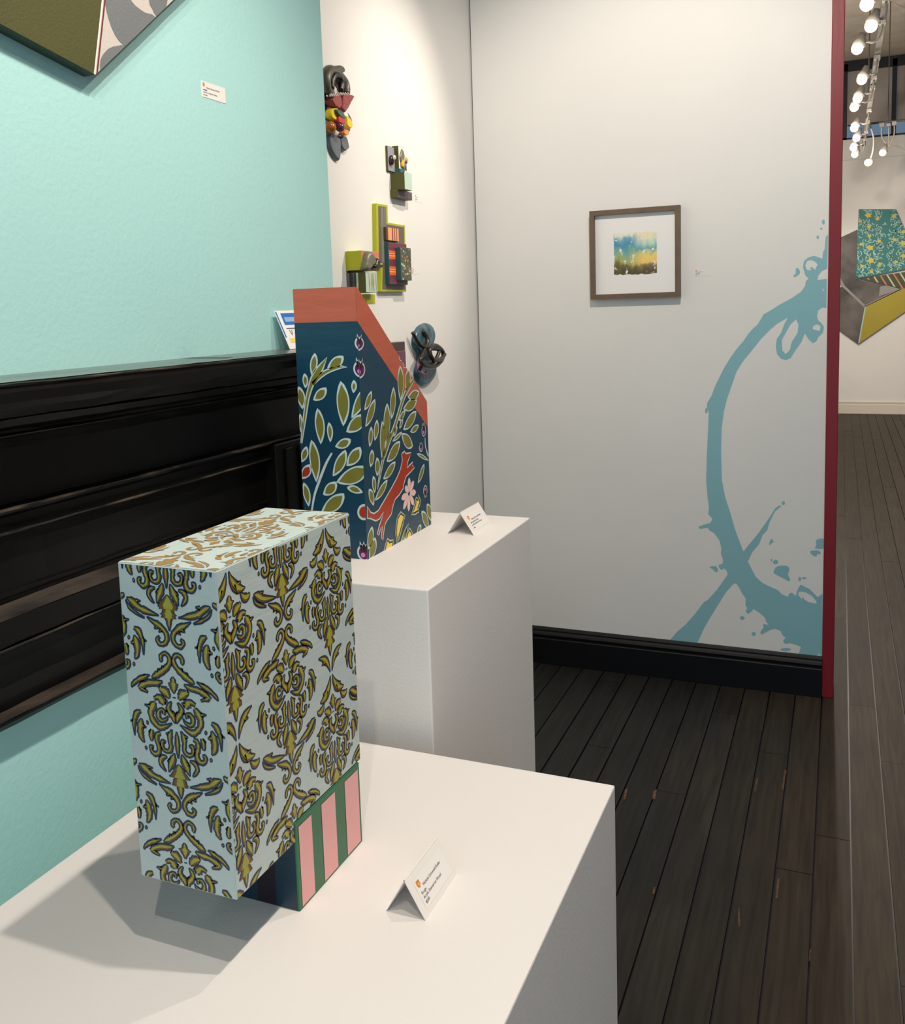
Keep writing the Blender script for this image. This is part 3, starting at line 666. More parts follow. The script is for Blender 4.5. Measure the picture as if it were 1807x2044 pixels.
def leaf(fr, cl, t1, t2, wd, inner='leaf', outer='pale_line', e=None, k=1.0):
    n = 12; L = math.hypot(t2[0]-t1[0], t2[1]-t1[1]); e = e or .0030
    if L < 1e-6: return
    px_, py_ = -(t2[1]-t1[1])/L, (t2[0]-t1[0])/L; bow = wd*0.10
    cen = []; ww = []
    for i in range(n+1):
        t = i/n; s_ = math.sin(math.pi*min(1, max(0, t**0.9)))**0.75
        cen.append((t1[0]+(t2[0]-t1[0])*t+px_*bow*s_, t1[1]+(t2[1]-t1[1])*t+py_*bow*s_)); ww.append(wd*s_)
    b.strip(cen, ww, fr, H2, outer, cl)
    m_ = min(0.42, e*1.7/L)
    c2 = []; w2 = []
    for i in range(n+1):
        t = m_+(1-2*m_)*i/n; s_ = math.sin(math.pi*min(1, max(0, t**0.9)))**0.75; s2 = math.sin(math.pi*i/n)**0.55
        c2.append((t1[0]+(t2[0]-t1[0])*t+px_*bow*s_, t1[1]+(t2[1]-t1[1])*t+py_*bow*s_)); w2.append(max(0, (wd*s_-2*e*0.85)*min(1, s2*1.15)))
    b.strip(c2, w2, fr, H3, inner, cl)
mmF4, mmF5 = .00091/5.02*1.0, .00091/5.647*1.0      # metres per zoomed pixel on the front
for x1, y1, x2, y2, wd in ((345, 725, 310, 945, 80), (632, 755, 470, 875, 100), (240, 928, 250, 1080, 62), (460, 1072, 328, 1198, 95), (603, 1006, 630, 1460, 135), (735, 995, 730, 1128, 58), (862, 1050, 712, 1380, 100), (850, 1335, 660, 1518, 125), (370, 1278, 405, 1642, 104), (485, 1418, 500, 1620, 64), (706, 1588, 548, 1664, 90), (180, 1060, 222, 1290, 90), (196, 1330, 206, 1525, 44)):
    leaf(ff, FC, FR(V4, x1, y1), FR(V4, x2, y2), wd*mmF4)
for x1, y1, x2, y2, wd in ((236, 326, 292, 805, 128), (182, 398, 124, 580, 84), (148, 806, 206, 1080, 92), (622, 438, 478, 738, 118), (788, 404, 632, 620, 126), (880, 630, 518, 804, 170), (517, 798, 368, 946, 118), (636, 868, 818, 922, 82), (606, 930, 345, 1150, 150)):
    leaf(ff, FC, FR(V5, x1, y1), FR(V5, x2, y2), wd*mmF5)
leaf(ff, FC, FR(V5, 222, 600), FR(V5, 118, 765), 110*mmF5, 'fox')
def stalk(fr, cl, pts, outer, inner, conv, f, mm):
    p = smooth_open([f(conv, x, y)+(a, c) for x, y, a, c in pts], 5)
    b.strip([(q[0], q[1]) for q in p], [q[2]*mm for q in p], fr, H2, outer, cl)
    if inner: b.strip([(q[0], q[1]) for q in p], [max(0, q[3]*mm) for q in p], fr, H3, inner, cl)
stalk(ff, FC, [(210, 1630, 22, 4), (240, 1400, 40, 14), (272, 1180, 46, 20), (310, 1040, 60, 32), (345, 970, 80, 48), (400, 880, 70, 40), (468, 768, 4, 0)], 'pale_line', 'leaf', V4, FR, mmF4)
stalk(ff, FC, [(320, 1030, 50, 24), (400, 955, 50, 24), (480, 905, 46, 20), (590, 868, 36, 10), (668, 868, 4, 0)], 'pale_line', 'leaf', V4, FR, mmF4)
stalk(ff, FC, [(468, 476, 20, 0), (400, 600, 28, 0), (322, 800, 30, 0), (270, 960, 26, 0), (240, 1140, 22, 0)], 'pale_line', None, V5, FR, mmF5)
# long side: widths there are horizontal and foreshortened, so each leaf's width is given in mm
mmS = .00236/5.02*1.0
def side_leaf(conv, x1, y1, x2, y2, wmm): 
    p, q = SI(conv, x1, y1), SI(conv, x2, y2); k = max(.78, abs(p[1]-q[1])/math.hypot(p[0]-q[0], p[1]-q[1]))
    leaf(fs_, SCL, p, q, wmm*.001*k, e=.0026)
for a in ((1195, 850, 1200, 1208, 26), (1282, 875, 1255, 1105, 24), (1130, 1066, 1110, 1390, 22), (1065, 1226, 1050, 1635, 27), (1390, 1112, 1275, 1168, 24), (1366, 1196, 1228, 1284, 27), (1250, 1298, 1180, 1404, 15), (1360, 1306, 1228, 1494, 28), (1222, 1376, 1190, 1484, 13), (1384, 1448, 1298, 1514, 17), (1216, 1516, 1118, 1612, 11), (1166, 1455, 1130, 1565, 13), (965, 1392, 942, 1606, 19), (906, 1462, 890, 1668, 17), (912, 1106, 838, 1298, 21), (946, 1186, 848, 1466, 26)):
    side_leaf(V4, *a)
for a in ((1030, 112, 1032, 556, 21), (1378, 398, 1250, 254, 31), (1234, 340, 1082, 570, 30), (1182, 570, 1042, 770, 23), (1092, 776, 948, 1010, 21), (916, 436, 898, 636, 19), (970, 524, 975, 740, 18), (928, 736, 946, 928, 15), (880, 884, 937, 1070, 19), (1506, 596, 1434, 816, 19), (1422, 484, 1556, 562, 10), (1534, 1050, 1586, 1246, 22), (1474, 1134, 1556, 1336, 25), (916, 1300, 870, 1565, 24), (952, 1424, 886, 1680, 30), (1470, 1280, 1420, 1390, 20)):
    side_leaf(V5, *a)
def stalk2(pts, outer, inner, conv):
    p = smooth_open([SI(conv, x, y)+(a*.0008, c*.0008) for x, y, a, c in pts], 5)
    b.strip([(q[0], q[1]) for q in p], [q[2] for q in p], fs_, H2, outer, SCL)
    if inner: b.strip([(q[0], q[1]) for q in p], [q[3] for q in p], fs_, H3, inner, SCL)
stalk2([(1345, 975, 9, 6), (1290, 1060, 13, 7), (1230, 1180, 14, 7), (1150, 1440, 14, 7), (1090, 1600, 14, 7), (1040, 1760, 12, 5)], 'pale_line', 'leaf', V4)
stalk2([(1120, 240, 12, 5), (1080, 390, 12, 5), (1030, 600, 11, 5), (1000, 760, 9, 3), (978, 890, 2, 0)], 'pale_line', 'leaf', V5)
stalk2([(1515, 300, 3, 0), (1520, 400, 4, 0), (1550, 512, 5, 0)], 'pale_line', None, V5)
def berry(fr, cl, c, rx, ry, e, flip=1):
    n = 18
    def ring(a, b_, ox=0, oy=0): return [(c[0]+ox+a*math.cos(2*math.pi*k/n), c[1]+oy+b_*math.sin(2*math.pi*k/n)) for k in range(n)]
    b.patch(ring(rx+e, ry+e), fr, H2, 'pale_line', cl)
    for d in (-.5, 0, .5): b.patch([(c[0]+d*rx-e*.9, c[1]+flip*ry*.8), (c[0]+d*rx*1.5, c[1]+flip*(ry*1.45+e)), (c[0]+d*rx+e*.9, c[1]+flip*ry*.8)], fr, H2, 'pale_line', cl)
    b.patch(ring(rx, ry), fr, H3, 'berry', cl)
    for d in (-.5, 0, .5): b.patch([(c[0]+d*rx-e*.5, c[1]+flip*ry*.7), (c[0]+d*rx*1.3, c[1]+flip*ry*1.35), (c[0]+d*rx+e*.5, c[1]+flip*ry*.7)], fr, H3+.0001, 'berry_dark', cl)
    b.patch(ring(rx*.75, ry*.35, 0, flip*ry*.45), fr, H3+.0001, 'berry_dark', cl)
    b.patch(ring(rx*.42, ry*.36, -rx*.2, -flip*ry*.35), fr, H4, 'berry_pink', cl)
for c, r in (((806, 627), 46), ((808, 885), 62)): berry(ff, FC, FR(V4, *c), r*mmF4, r*mmF4, .0032)
c = FR(V5, 832, 1600); berry(ff, FC, c, 62*mmF5, 70*mmF5, .0036)
for cc, r in (((845, 627), 46), ((858, 885), 62)): p = SI(V4, *cc); berry(fs_, SCL, (VY0, p[1]), max(.004, (p[0]-VY0)*.7), r*mmF4, .0032)
for cc, rx, ry in (((1500, 222), 7.5, 9.5), ((1470, 415), 6.5, 6.0), ((1518, 900), 7.0, 8.5)): p = SI(V5, *cc); berry(fs_, SCL, p, rx*.001, ry*.001, .0022, -1 if cc[1] == 900 else 1)
for cc, rx, ry in (((1205, 765), 6, 5.5), ((1244, 832), 6, 6.5)): p = SI(V4, *cc); berry(fs_, SCL, p, rx*.001, ry*.001, .002)
# leaping fox
fox = [(1254, 478), (1264, 484), (1280, 462), (1298, 490), (1356, 478), (1332, 530), (1314, 580), (1312, 650), (1340, 620), (1376, 585), (1370, 622), (1396, 632), (1350, 682), (1302, 730), (1278, 800), (1266, 870), (1222, 940), (1176, 990), (1152, 1060), (1132, 1160), (1088, 1222), (1062, 1270), (1046, 1360), (1036, 1452), (1024, 1430), (1038, 1275), (1010, 1330), (992, 1394), (980, 1390), (998, 1310), (1028, 1222), (1048, 1130), (1000, 1210), (960, 1232), (900, 1206), (866, 1206), (866, 1084), (900, 1152), (940, 1166), (990, 1130), (1060, 1010), (1130, 890), (1200, 760), (1240, 660), (1262, 560)]
fp = [SI(V5, *p) for p in fox]
cl_ = fp+[fp[0]]
b.strip(cl_, [.0052]*len(cl_), fs_, H2+.00005, 'pale_line', SCL)
b.shape(fp, fs_, H2+.0001, 'pale_line', clip=SCL)
b.shape(fp, fs_, H3, 'fox', clip=SCL)
tl = [FR(V5, *p) for p in oval(828, 1142, 74, 92, 18, 0)]; b.shape(tl, ff, H2, 'pale_line', clip=FC)
tl = [FR(V5, *p) for p in oval(836, 1142, 60, 66, 18, 0)]; b.shape(tl, ff, H3, 'fox', clip=FC)
# pale pink flower
cf = SI(V5, 1334, 930)
for x_, y_ in ((1336, 752), (1388, 792), (1412, 918), (1390, 1060), (1330, 1134), (1270, 1110), (1248, 992), (1290, 852)):
    t_ = SI(V5, x_, y_); L_ = math.hypot(t_[0]-cf[0], t_[1]-cf[1])
    pts = [(cf[0]+(t_[0]-cf[0])*k/8, cf[1]+(t_[1]-cf[1])*k/8) for k in range(1, 9)]; sw = [.25, .5, .75, .92, 1, .95, .7, .15]
    b.strip(pts, [.0125*s_ for s_ in sw], fs_, H2, 'pale_line', SCL); b.strip(pts, [max(0, .0125*s_-.0014) for s_ in sw], fs_, H3, 'petal', SCL)
b.patch([(cf[0]+.003*math.cos(k*.63), cf[1]+.0035*math.sin(k*.63)) for k in range(10)], fs_, H4, 'berry', SCL)
for tl in ([(1412, 985), (1438, 1000), (1436, 960), (1460, 1015), (1450, 1060), (1435, 1100), (1442, 1130), (1400, 1158), (1364, 1162), (1386, 1110), (1406, 1050)], [(1206, 1205), (1240, 1150), (1284, 1185), (1256, 1290), (1220, 1430), (1204, 1495), (1188, 1380), (1193, 1280)], [(1056, 1580), (1070, 1520), (1092, 1450), (1115, 1475), (1152, 1466), (1150, 1540), (1120, 1600)], [(1300, 1450), (1318, 1375), (1342, 1335), (1372, 1388), (1340, 1450)]):
    p = [SI(V5, *q) for q in tl]; c_ = p+[p[0]]
    b.strip(c_, [.0062]*len(c_), fs_, H2+.0001, 'pale_line', SCL); b.strip(c_, [.0026]*len(c_), fs_, H3, 'leaf', SCL); b.shape(p, fs_, H3-.0001, 'tulip', clip=SCL)
for a, c_ in (((1330, 1270), (1240, 1475)), ((1325, 1280), (1275, 1470))):
    p0, p1 = SI(V5, *a), SI(V5, *c_); leaf(fs_, SCL, p0, p1, .010, e=.0018)
b.build('body', vz)

# ================================================================== CARDS AND LABELS
def logo(bb, fr, x, y, s):
    bb.patch([(x, y+s), (x+s*.82, y+s), (x+s*.82, y+s*.35), (x+s*.41, y), (x, y+s*.35)], fr, .0003, 'orange')
    bb.patch([(x+s*.26, y+s*.75), (x+s*.58, y+s*.75), (x+s*.58, y+s*.4), (x+s*.41, y+s*.25), (x+s*.26, y+s*.4)], fr, .0005, 'orange_pale')
def label_face(bb, fr, lines, Wd, Hd, sc=1.0):
    """text lines of a gallery label, origin at the sticker's lower left"""
    s = Hd*.15; logo(bb, fr, Wd*.05, Hd*.66, Hd*.26)
    ys = (.60, .44, .285, .12)
    for k, t_ in enumerate(lines):
        if not isinstance(t_, str):            # words too small to read in the photo: unreadable marks of their length
            x_ = Wd*(.19 if k == 0 else .055); rr_ = random.Random(k)
            for n_ in t_:
                for c_ in range(n_):
                    hh_ = s*(.42+.22*rr_.random()); bb.patch([(x_, Hd*ys[k]), (x_+s*.30, Hd*ys[k]), (x_+s*.24, Hd*ys[k]+hh_), (x_+s*.05, Hd*ys[k]+hh_*.9)], fr, .0003, 'ink'); x_ += s*.42
                x_ += s*.35
            continue
        bb.text(t_, fr, Wd*(.19 if k == 0 else .055), Hd*ys[k], s, 'ink', .0003, .95)
def tent(Z, pf, pb, pl, pr, label, lines):
    f0 = at(*pf, Z=Z); f1 = at(*pb, Z=Z); l0 = at(*pl, Z=Z)
    x1 = (f0.x+f1.x)/2; y0 = f0.y; y1 = f1.y; x0 = l0.x; xr = (x0+x1)/2
    zr = at(*pr, X=xr).z
    t = thing('place_card', ((x0+x1)/2, (y0+y1)/2, Z), label, 'sign', None)
    th = .0011; b = MB()
    for a, sg in ((x1, 1), (x0, -1)):
        n = Vector((zr-Z, 0, sg*(xr-a)*sg*-1 if False else abs(a-xr))); n = Vector((sg*(zr-Z), 0, abs(a-xr))).normalized()*th
        v = [Vector((a, y0, Z)), Vector((a, y1, Z)), Vector((xr, y1, zr)), Vector((xr, y0, zr))]
        v2 = [p-n for p in v]
        for p in v2: p.z = max(p.z, Z+.0002)
        b.add(v+v2, [(0, 1, 2, 3), (4, 5, 6, 7), (0, 1, 5, 4), (1, 2, 6, 5), (2, 3, 7, 6), (3, 0, 4, 7)], 'cardboard')
    b.build('folded_card', t)
    e = Vector((0, 1, 0)); up_ = Vector((xr-x1, 0, zr-Z)); sl = up_.length; up_.normalize(); nn = e.cross(up_)
    if nn.x < 0: nn = -nn
    Wd = (y1-y0)*.80; Hd = sl*.66; o = Vector((x1, y0, Z))+e*((y1-y0)*.12)+up_*(sl*.14)
    fr = lambda u, v, h: o+e*u+up_*v+nn*(h+.0002)
    b = MB(); b.patch([(0, 0), (Wd, 0), (Wd, Hd), (0, Hd)], fr, .0001, 'sticker')
    label_face(b, fr, lines, Wd, Hd)
    b.build('printed_sticker', t)
NAME = 'Nichole Gronvold Roller'
tent(ZN, (849, 1838), (914, 1744), (769, 1820), (802, 1763), 'white folded price card lying in front of the damask block', [NAME, 'Rouge', 'Acrylic Enamel on Wood', '$500'])
tent(ZP, (947, 1069), (982, 1046), (895, 1064), (918, 1023), 'white folded price card on the taller pedestal beside the floral block', [NAME, (3, 3, 3, 2, 4), 'Acrylic Enamel on Wood', (4,)])
def wall_label(fr, u0, v0, Wd, Hd, label, lines, plate='sticker'):
    f = lambda u, v, h: fr(u0+u, v0+v, h)
    b = MB(); b.add([f(0, 0, 0), f(Wd, 0, 0), f(Wd, Hd, 0), f(0, Hd, 0), f(0, 0, .0006), f(Wd, 0, .0006), f(Wd, Hd, .0006), f(0, Hd, .0006)], [(0, 1, 2, 3), (4, 5, 6, 7), (0, 1, 5, 4), (1, 2, 6, 5), (2, 3, 7, 6), (3, 0, 4, 7)], plate)
    f2 = lambda u, v, h: f(u, v, h+.0006)
    label_face(b, f2, lines, Wd, Hd)
    return tag(b.build('wall_label', origin=f(Wd/2, Hd/2, 0)), label, 'label')
a, c = at(401, 160.8, X=XT), at(448.6, 176, X=XT); d = at(402, 192, X=XT)
wall_label(frX(XT), a.y, d.z, c.y-a.y, a.z-d.z, 'small white label on the teal wall below the angular canvas', [NAME, (7,), 'Acrylic on Shaped Canvas', (2, 4)])
a, c = at(1387, 537, Y=YB), at(1424, 550, Y=YB)
wall_label(frY(YB), a.x, c.z, .0667, .0254, 'small white label to the right of the framed watercolour', [(5, 6), (4, 5), (10,), (4,)], 'wall')
a = at(828, 388, X=XW)
wall_label(frX(XW), a.y, a.z-.0254, .0667, .0254, 'faint white label beside the green and mint box sculpture', [(6,), (3,), (9,), (4,)], 'wall')
a = at(821, 533, X=XW)
wall_label(frX(XW), a.y, a.z-.0254, .0667, .0254, 'faint white label beside the lime framed wall sculpture', [(6,), (3,), (9,), (4,)], 'wall')

# ================================================================== FRAMED WATERCOLOUR
x0, x1 = -.9379, -.5810; z0, z1 = 1.5705, 1.9223; fw = .0190
fp_ = thing('framed_picture', ((x0+x1)/2, YB, (z0+z1)/2), 'small abstract watercolour in a brown wooden frame on the white wall', 'picture')
b = MB(); D = .030; y_ = YB-D
o_ = [(x0, z0), (x1, z0), (x1, z1), (x0, z1)]; i_ = [(x0+fw, z0+fw), (x1-fw, z0+fw), (x1-fw, z1-fw), (x0+fw, z1-fw)]
for k in range(4):
    j = (k+1) % 4; v = []
    for yy in (YB-.001, y_): v += [Vector((p[0], yy, p[1])) for p in (o_[k], o_[j], i_[j], i_[k])]
    b.add(v, [(0, 1, 2, 3), (4, 5, 6, 7), (0, 1, 5, 4), (1, 2, 6, 5), (2, 3, 7, 6), (3, 0, 4, 7)], 'wood_frame')
b.build('frame', fp_)
b = MB(); b.box((x0+fw*.8, YB-.012, z0+fw*.8), (x1-fw*.8, YB-.004, z1-fw*.8), 'paper'); b.build('mat_board', fp_)
pa = [at(1140+x/6.023, 380+y/6.023, Y=YB-.012) for x, y in ((518, 1010), (1034, 1000), (1038, 486), (528, 515))]
ax0, ax1, az0, az1 = pa[0].x, pa[1].x, (pa[0].z+pa[1].z)/2, (pa[2].z+pa[3].z)/2
pts = []
for k in range(15): pts.append((ax0+(ax1-ax0)*k/14, az0+random.uniform(-.004, .003)))
for k in range(1, 8): pts.append((ax1+random.uniform(-.0008, .0008), az0+(az1-az0)*k/8))
for k in range(15): pts.append((ax1-(ax1-ax0)*k/14, az1+random.uniform(-.003, .001)))
for k in range(1, 8): pts.append((ax0+random.uniform(-.001, .003), az1-(az1-az0)*k/8))
b = MB(); b.prism(pts, frY(YB-.0121), 0, .0006, 'watercolour'); b.build('watercolour', fp_, origin=((ax0+ax1)/2, YB-.0121, (az0+az1)/2))

# ================================================================== ANGULAR CANVAS on the teal wall
XP = XT+.0225
g_ = lambda x, y: (lambda p: (p.y, p.z))(at(x, y, X=XP))
A, B, Cc, Dd = g_(0, 47), g_(191, 149), g_(207, 0), g_(346, 0)
ext = lambda p, q, k: (p[0]+(q[0]-p[0])*k, p[1]+(q[1]-p[1])*k)
Lf = ext(B, A, 2.4); Rt = ext(B, Dd, 2.1); Tp = ext(B, Cc, 5.2)
cv = thing('shaped_canvas', (XT, B[0], B[1]), 'angular canvas painted olive, grey and white, hung at top left on the teal wall', 'painting')
s1 = ext(B, Cc, 5.2)
b = MB(); pl = [B, Lf, (Lf[0], Lf[1]+.34), s1]
b.prism([(p[0], p[1]) for p in pl], frX(XT), .0005, XP-XT, 'canvas_olive', 'canvas_edge')
b.strip([B, s1], [.0032, .0032], lambda u, v, h: frX(XP)(u-.0022, v, h), .0003, 'white_paint'); b.build('olive_panel', cv)
b = MB(); pr = [B, s1, (Rt[0], s1[1]-.05), Rt]
b.prism(pr, frX(XT), .0005, XP-XT, 'canvas_white', 'canvas_edge')
W7 = lambda x, y: g_(x/2.7625, y/2.7625)
for poly in ([(578, 10), (600, 110), (632, 190), (670, 240), (700, 248), (770, 180), (858, 95), (800, 70), (745, 30), (720, -5), (690, -80), (640, -120), (590, -60)], [(820, -5), (840, 50), (865, 92), (900, 60), (918, 30), (925, -60), (880, -90)], [(552, 388), (553, 330), (580, 285), (620, 258), (698, 252), (620, 320), (556, 396)], [(925, -60), (960, -20), (1000, -40), (1100, -160), (1000, -220)]):
    b.shape(smooth_closed([W7(*p) for p in poly], 2), frX(XP), .0004, 'canvas_grey', clip=pr)
b.strip([B, s1], [.0026, .0026], lambda u, v, h: frX(XP)(u+.0020, v, h), .0005, 'maroon')
b.build('patterned_panel', cv)

# ================================================================== LEAFLET leaning on the mantel shelf
p0 = at(589, 697, Z=SH); y0 = p0.y; xb_ = min(p0.x, -.90)
tp = at(561, 621, X=XT+.012); hz = tp.z-SH
lf = thing('leaflet', (xb_, y0, SH), 'blue and white printed leaflet leaning on the black mantel shelf', 'leaflet')
e1 = Vector((0, 1, 0)); up_ = Vector((XT+.008-xb_, 0, hz)); ul = up_.length; up_.normalize(); nn = Vector((up_.z, 0, -up_.x))
yo = y0-.018
fr = lambda u, v, h: Vector((xb_, yo, SH+.0005))+e1*u+up_*v+nn*h
b = MB(); b.prism([(0, 0), (.10, 0), (.10, ul), (0, ul)], fr, 0, .0012, 'paper')
for u0_, u1_, v0_, v1_, m_, hh in ((.016, .085, .62, .93, 'blue_print', .0015), (.022, .085, .70, .82, 'pale_blue_print', .0018), (.016, .085, .515, .54, 'navy_print', .0015), (.012, .09, .16, .27, 'yellow_print', .0015), (.001, .005, .3, .97, 'blue_print', .0015)):
    b.patch([(u0_, ul*v0_), (u1_, ul*v0_), (u1_, ul*v1_), (u0_, ul*v1_)], fr, hh, m_)
b.text('V', fr, .022, ul*.34, .018, 'navy_print', .0016)
b.build('sheet', lf)

# ================================================================== SCULPTURES ON THE WHITE WALL
fw_ = frX(XW)
def wz(conv):
    def f(x, y, h=0.0): p = at(*conv(x, y), X=XW+h); return (p.y, p.z)
    return f
z3c = lambda x, y: (640+x/6.95, 380+y/6.95)
z8c = lambda x, y: (750+x/14.6, 280+y/14.6)
z7c = lambda x, y: (630+x/9.733, 120+y/9.733)
z4c = lambda x, y: (560+x/5.02, 560+y/5.02)
def relief_box(bb, conv, xa, xb, xc, yt, yb_, m_front, m_side, hbase=0.0, depth=None, bev=.0008):
    """box whose left side spans xa..xb and whose face spans xb..xc in the measured view"""
    h0 = hbase; a = at(*conv(xa, yt), X=XW+h0); d_ = at(*conv(xb, yt), Y=a.y).x-XW
    h1 = depth or d_; c_ = at(*conv(xc, yt), X=XW+h1); z1_ = at(*conv(xb, yt), X=XW+h1).z; z0_ = at(*conv(xb, yb_), X=XW+h1).z
    bb.box((XW+h0, a.y, z0_), (XW+h1, c_.y, z1_), m_side, bev, 1)
    bb.patch([(a.y+bev, z0_+bev), (c_.y-bev, z0_+bev), (c_.y-bev, z1_-bev), (a.y+bev, z1_-bev)], fw_, h1+.0002, m_front)
    return a.y, c_.y, z0_, z1_, h1
# flower creature
P = wz(z7c)
s1_ = thing('ceramic_relief', (XW, P(400, 1000)[0], P(400, 1000)[1]), 'ceramic flower-like relief with grey leaves and yellow petals, topmost by the teal corner', 'sculpture')
def pil(name, parent, pts, h0, h1, m, f=P, dome=.2):
    b = MB(); b.pillow([f(x, y, h0) for x, y in pts], fw_, h0, h1, m, dome=dome); return b.build(name, parent, smooth=True)
b = MB()
rp = [P(x, y, .02) for x, y in ((300, 640), (200, 560), (165, 420), (190, 290), (260, 210), (370, 220), (480, 300), (570, 420), (590, 560), (570, 660))]
rp = smooth_open(rp, 4)
b.tube([fw_(p[0], p[1], .02+.006*math.sin(i*.2)) for i, p in enumerate(rp)], [.010+.007*math.sin(math.pi*min(1, (i+4)/(len(rp)+6))) for i in range(len(rp))], 'dark_clay', 12)
rp2 = smooth_open([P(x, y, .024) for x, y in ((270, 560), (285, 400), (340, 300), (430, 330), (470, 450), (450, 600))], 4)
b.tube([fw_(p[0], p[1], .03) for p in rp2], .010, 'black_clay', 10); b.build('loop', s1_, smooth=True)
pil('upper_lobe', s1_, [(190, 230), (220, 130), (285, 175), (330, 115), (410, 160), (430, 250), (330, 290), (220, 300)], 0, .03, 'dark_clay')
pil('base', s1_, [(195, 850), (240, 850), (330, 1000), (560, 1010), (600, 1150), (560, 1330), (440, 1460), (330, 1490), (250, 1380), (210, 1150)], 0, .014, 'white_paint')
pil('backing_leaf', s1_, [(100, 240), (135, 300), (170, 700), (190, 1100), (240, 1420), (190, 1470), (160, 1200)], 0, .008, 'black_clay')
b = MB()
for k, l in enumerate(([(240, 790), (290, 700), (410, 655), (440, 760), (450, 900), (400, 960), (300, 900)], [(455, 760), (470, 680), (580, 650), (660, 680), (700, 700), (630, 820), (560, 960), (500, 1040), (440, 960)])):
    b.pillow([P(x, y, .02) for x, y in l], fw_, .004, .034, 'red_clay', smoothpts=False, dome=.15)
    for t in range(9):
        q = P(l[1][0]+(l[3][0]-l[1][0])*t/8-20, 690-20*(t % 2)-20*k, .03); b.ball((XW+.032, q[0], q[1]), (.003, .003, .004), 'canvas_white', 8, 6)
b.build('spiny_fan', s1_, smooth=False)
pil('petal', s1_, [(190, 1010), (230, 950), (320, 935), (360, 1010), (365, 1120), (330, 1190), (260, 1180), (200, 1120)], .010, .030, 'bright_yellow')
pil('petal', s1_, [(505, 1080), (560, 1120), (620, 1200), (635, 1320), (570, 1340), (520, 1270), (510, 1170)], .010, .028, 'bright_yellow')
pil('leaf', s1_, [(340, 960), (430, 985), (490, 1060), (520, 1150), (460, 1140), (360, 1050)], .026, .040, 'green_glaze')
pil('tongue', s1_, [(370, 1090), (440, 1100), (490, 1150), (500, 1250), (420, 1230), (360, 1220)], .022, .038, 'red_glaze')
pil('orange_petal', s1_, [(500, 1350), (550, 1400), (540, 1470), (470, 1460), (440, 1410)], .012, .032, 'orange_glaze')
b = MB(); q = P(320, 1300, .03); b.ball((XW+.026, q[0], q[1]), (.016, .020, .017), 'amber_glaze'); b.build('amber_knob', s1_, True)
b = MB(); q = P(445, 1305, .03); b.ball((XW+.036, q[0], q[1]), (.014, .018, .015), 'purple_glaze'); b.build('purple_knob', s1_, True)
for l in ([(205, 1440), (260, 1420), (380, 1490), (435, 1540), (440, 1800), (430, 1920), (400, 1962), (300, 1850), (230, 1680)], [(430, 1500), (545, 1480), (600, 1680), (595, 1720), (530, 1775), (460, 1710), (435, 1600)], [(565, 1020), (640, 1150), (650, 1240), (600, 1200)], [(560, 1330), (620, 1320), (600, 1400), (560, 1420)], [(150, 1200), (180, 1180), (240, 1400), (190, 1465)]):
    pil('grey_leaf', s1_, l, .002, .014, 'slate')

# green and mint boxes
s2 = thing('box_sculpture', (XW, 2.96, 2.02), 'wall sculpture of stacked olive, mint and plum boxes, above the lime framed one', 'sculpture')
b = MB(); r = relief_box(b, z8c, 420, 832, 1050, 920, 1420, 'mint', 'olive_dark'); b.build('mint_box', s2)
yg0, yg1, zg0, zg1, hg = r
b = MB(); r2 = relief_box(b, z8c, 420, 625, 1055, 1420, 1655, 'plum', 'olive_dark'); b.build('plum_box', s2)
b = MB(); r3 = relief_box(b, z8c, 275, 340, 560, 150, 875, 'lilac', 'olive_dark'); b.build('lilac_panel', s2)
pB = wz(z8c)
q0 = pB(545, 165, .010); q1 = pB(845, 165, .024); z_b = zg1
b = MB(); b.box((XW, q0[0]+.001, z_b), (XW+.024, q1[0], q0[1]), 'olive_dark', .0006, 1); b.patch([(q0[0]+.002, z_b+.001), (q1[0]-.0005, z_b+.001), (q1[0]-.0005, q0[1]-.001), (q0[0]+.002, q0[1]-.001)], fw_, .0243, 'white_paint'); b.build('white_panel', s2)
q = pB(470, 580, .015); b = MB(); b.ball((XW+.014, q[0], q[1]), (.009, .012, .017), 'brown_glaze'); ob = b.build('oval_knob', s2, True)
b = MB(); q = pB(575, 520, .024); b.ball((XW+.026, q[0]-.012, q[1]), (.006, .007, .009), 'pearl'); b.build('pearl', ob, True)
pF = wz(z8c)
b = MB(); b.pillow([pF(x, y, .024) for x, y in ((750, 250), (790, 330), (812, 450), (800, 600), (830, 800), (850, 880), (790, 860), (730, 700), (690, 560), (690, 430), (720, 330))], fw_, .024, .030, 'clay'); ob = b.build('feather', s2, True)
b = MB(); b.pillow([pF(x, y, .03) for x, y in ((800, 550), (820, 700), (805, 790), (765, 760), (760, 650))], fw_, .028, .033, 'yellow_glaze'); b.build('feather_flame', ob, True)
b = MB(); b.box((XW, yg0+.02, zg1), (XW+.030, yg1-.004, zg1+.016), 'teal_paint', .0006, 1); b.build('teal_block', s2)
b = MB(); q = pF(935, 560, .03); b.ball((XW+.022, q[0]-.003, q[1]), (.010, .010, .010), 'yellow_glaze'); ob = b.build('yellow_knob', s2, True)
b = MB(); b.ball((XW+.02, q[0]-.004, q[1]-.010), (.010, .010, .006), 'brown_glaze'); b.tube([(XW+.02, q[0]-.004, q[1]-.012), (XW+.02, q[0]-.004, zg1+.016)], .006, 'black_clay'); b.build('knob_stem', ob, True)

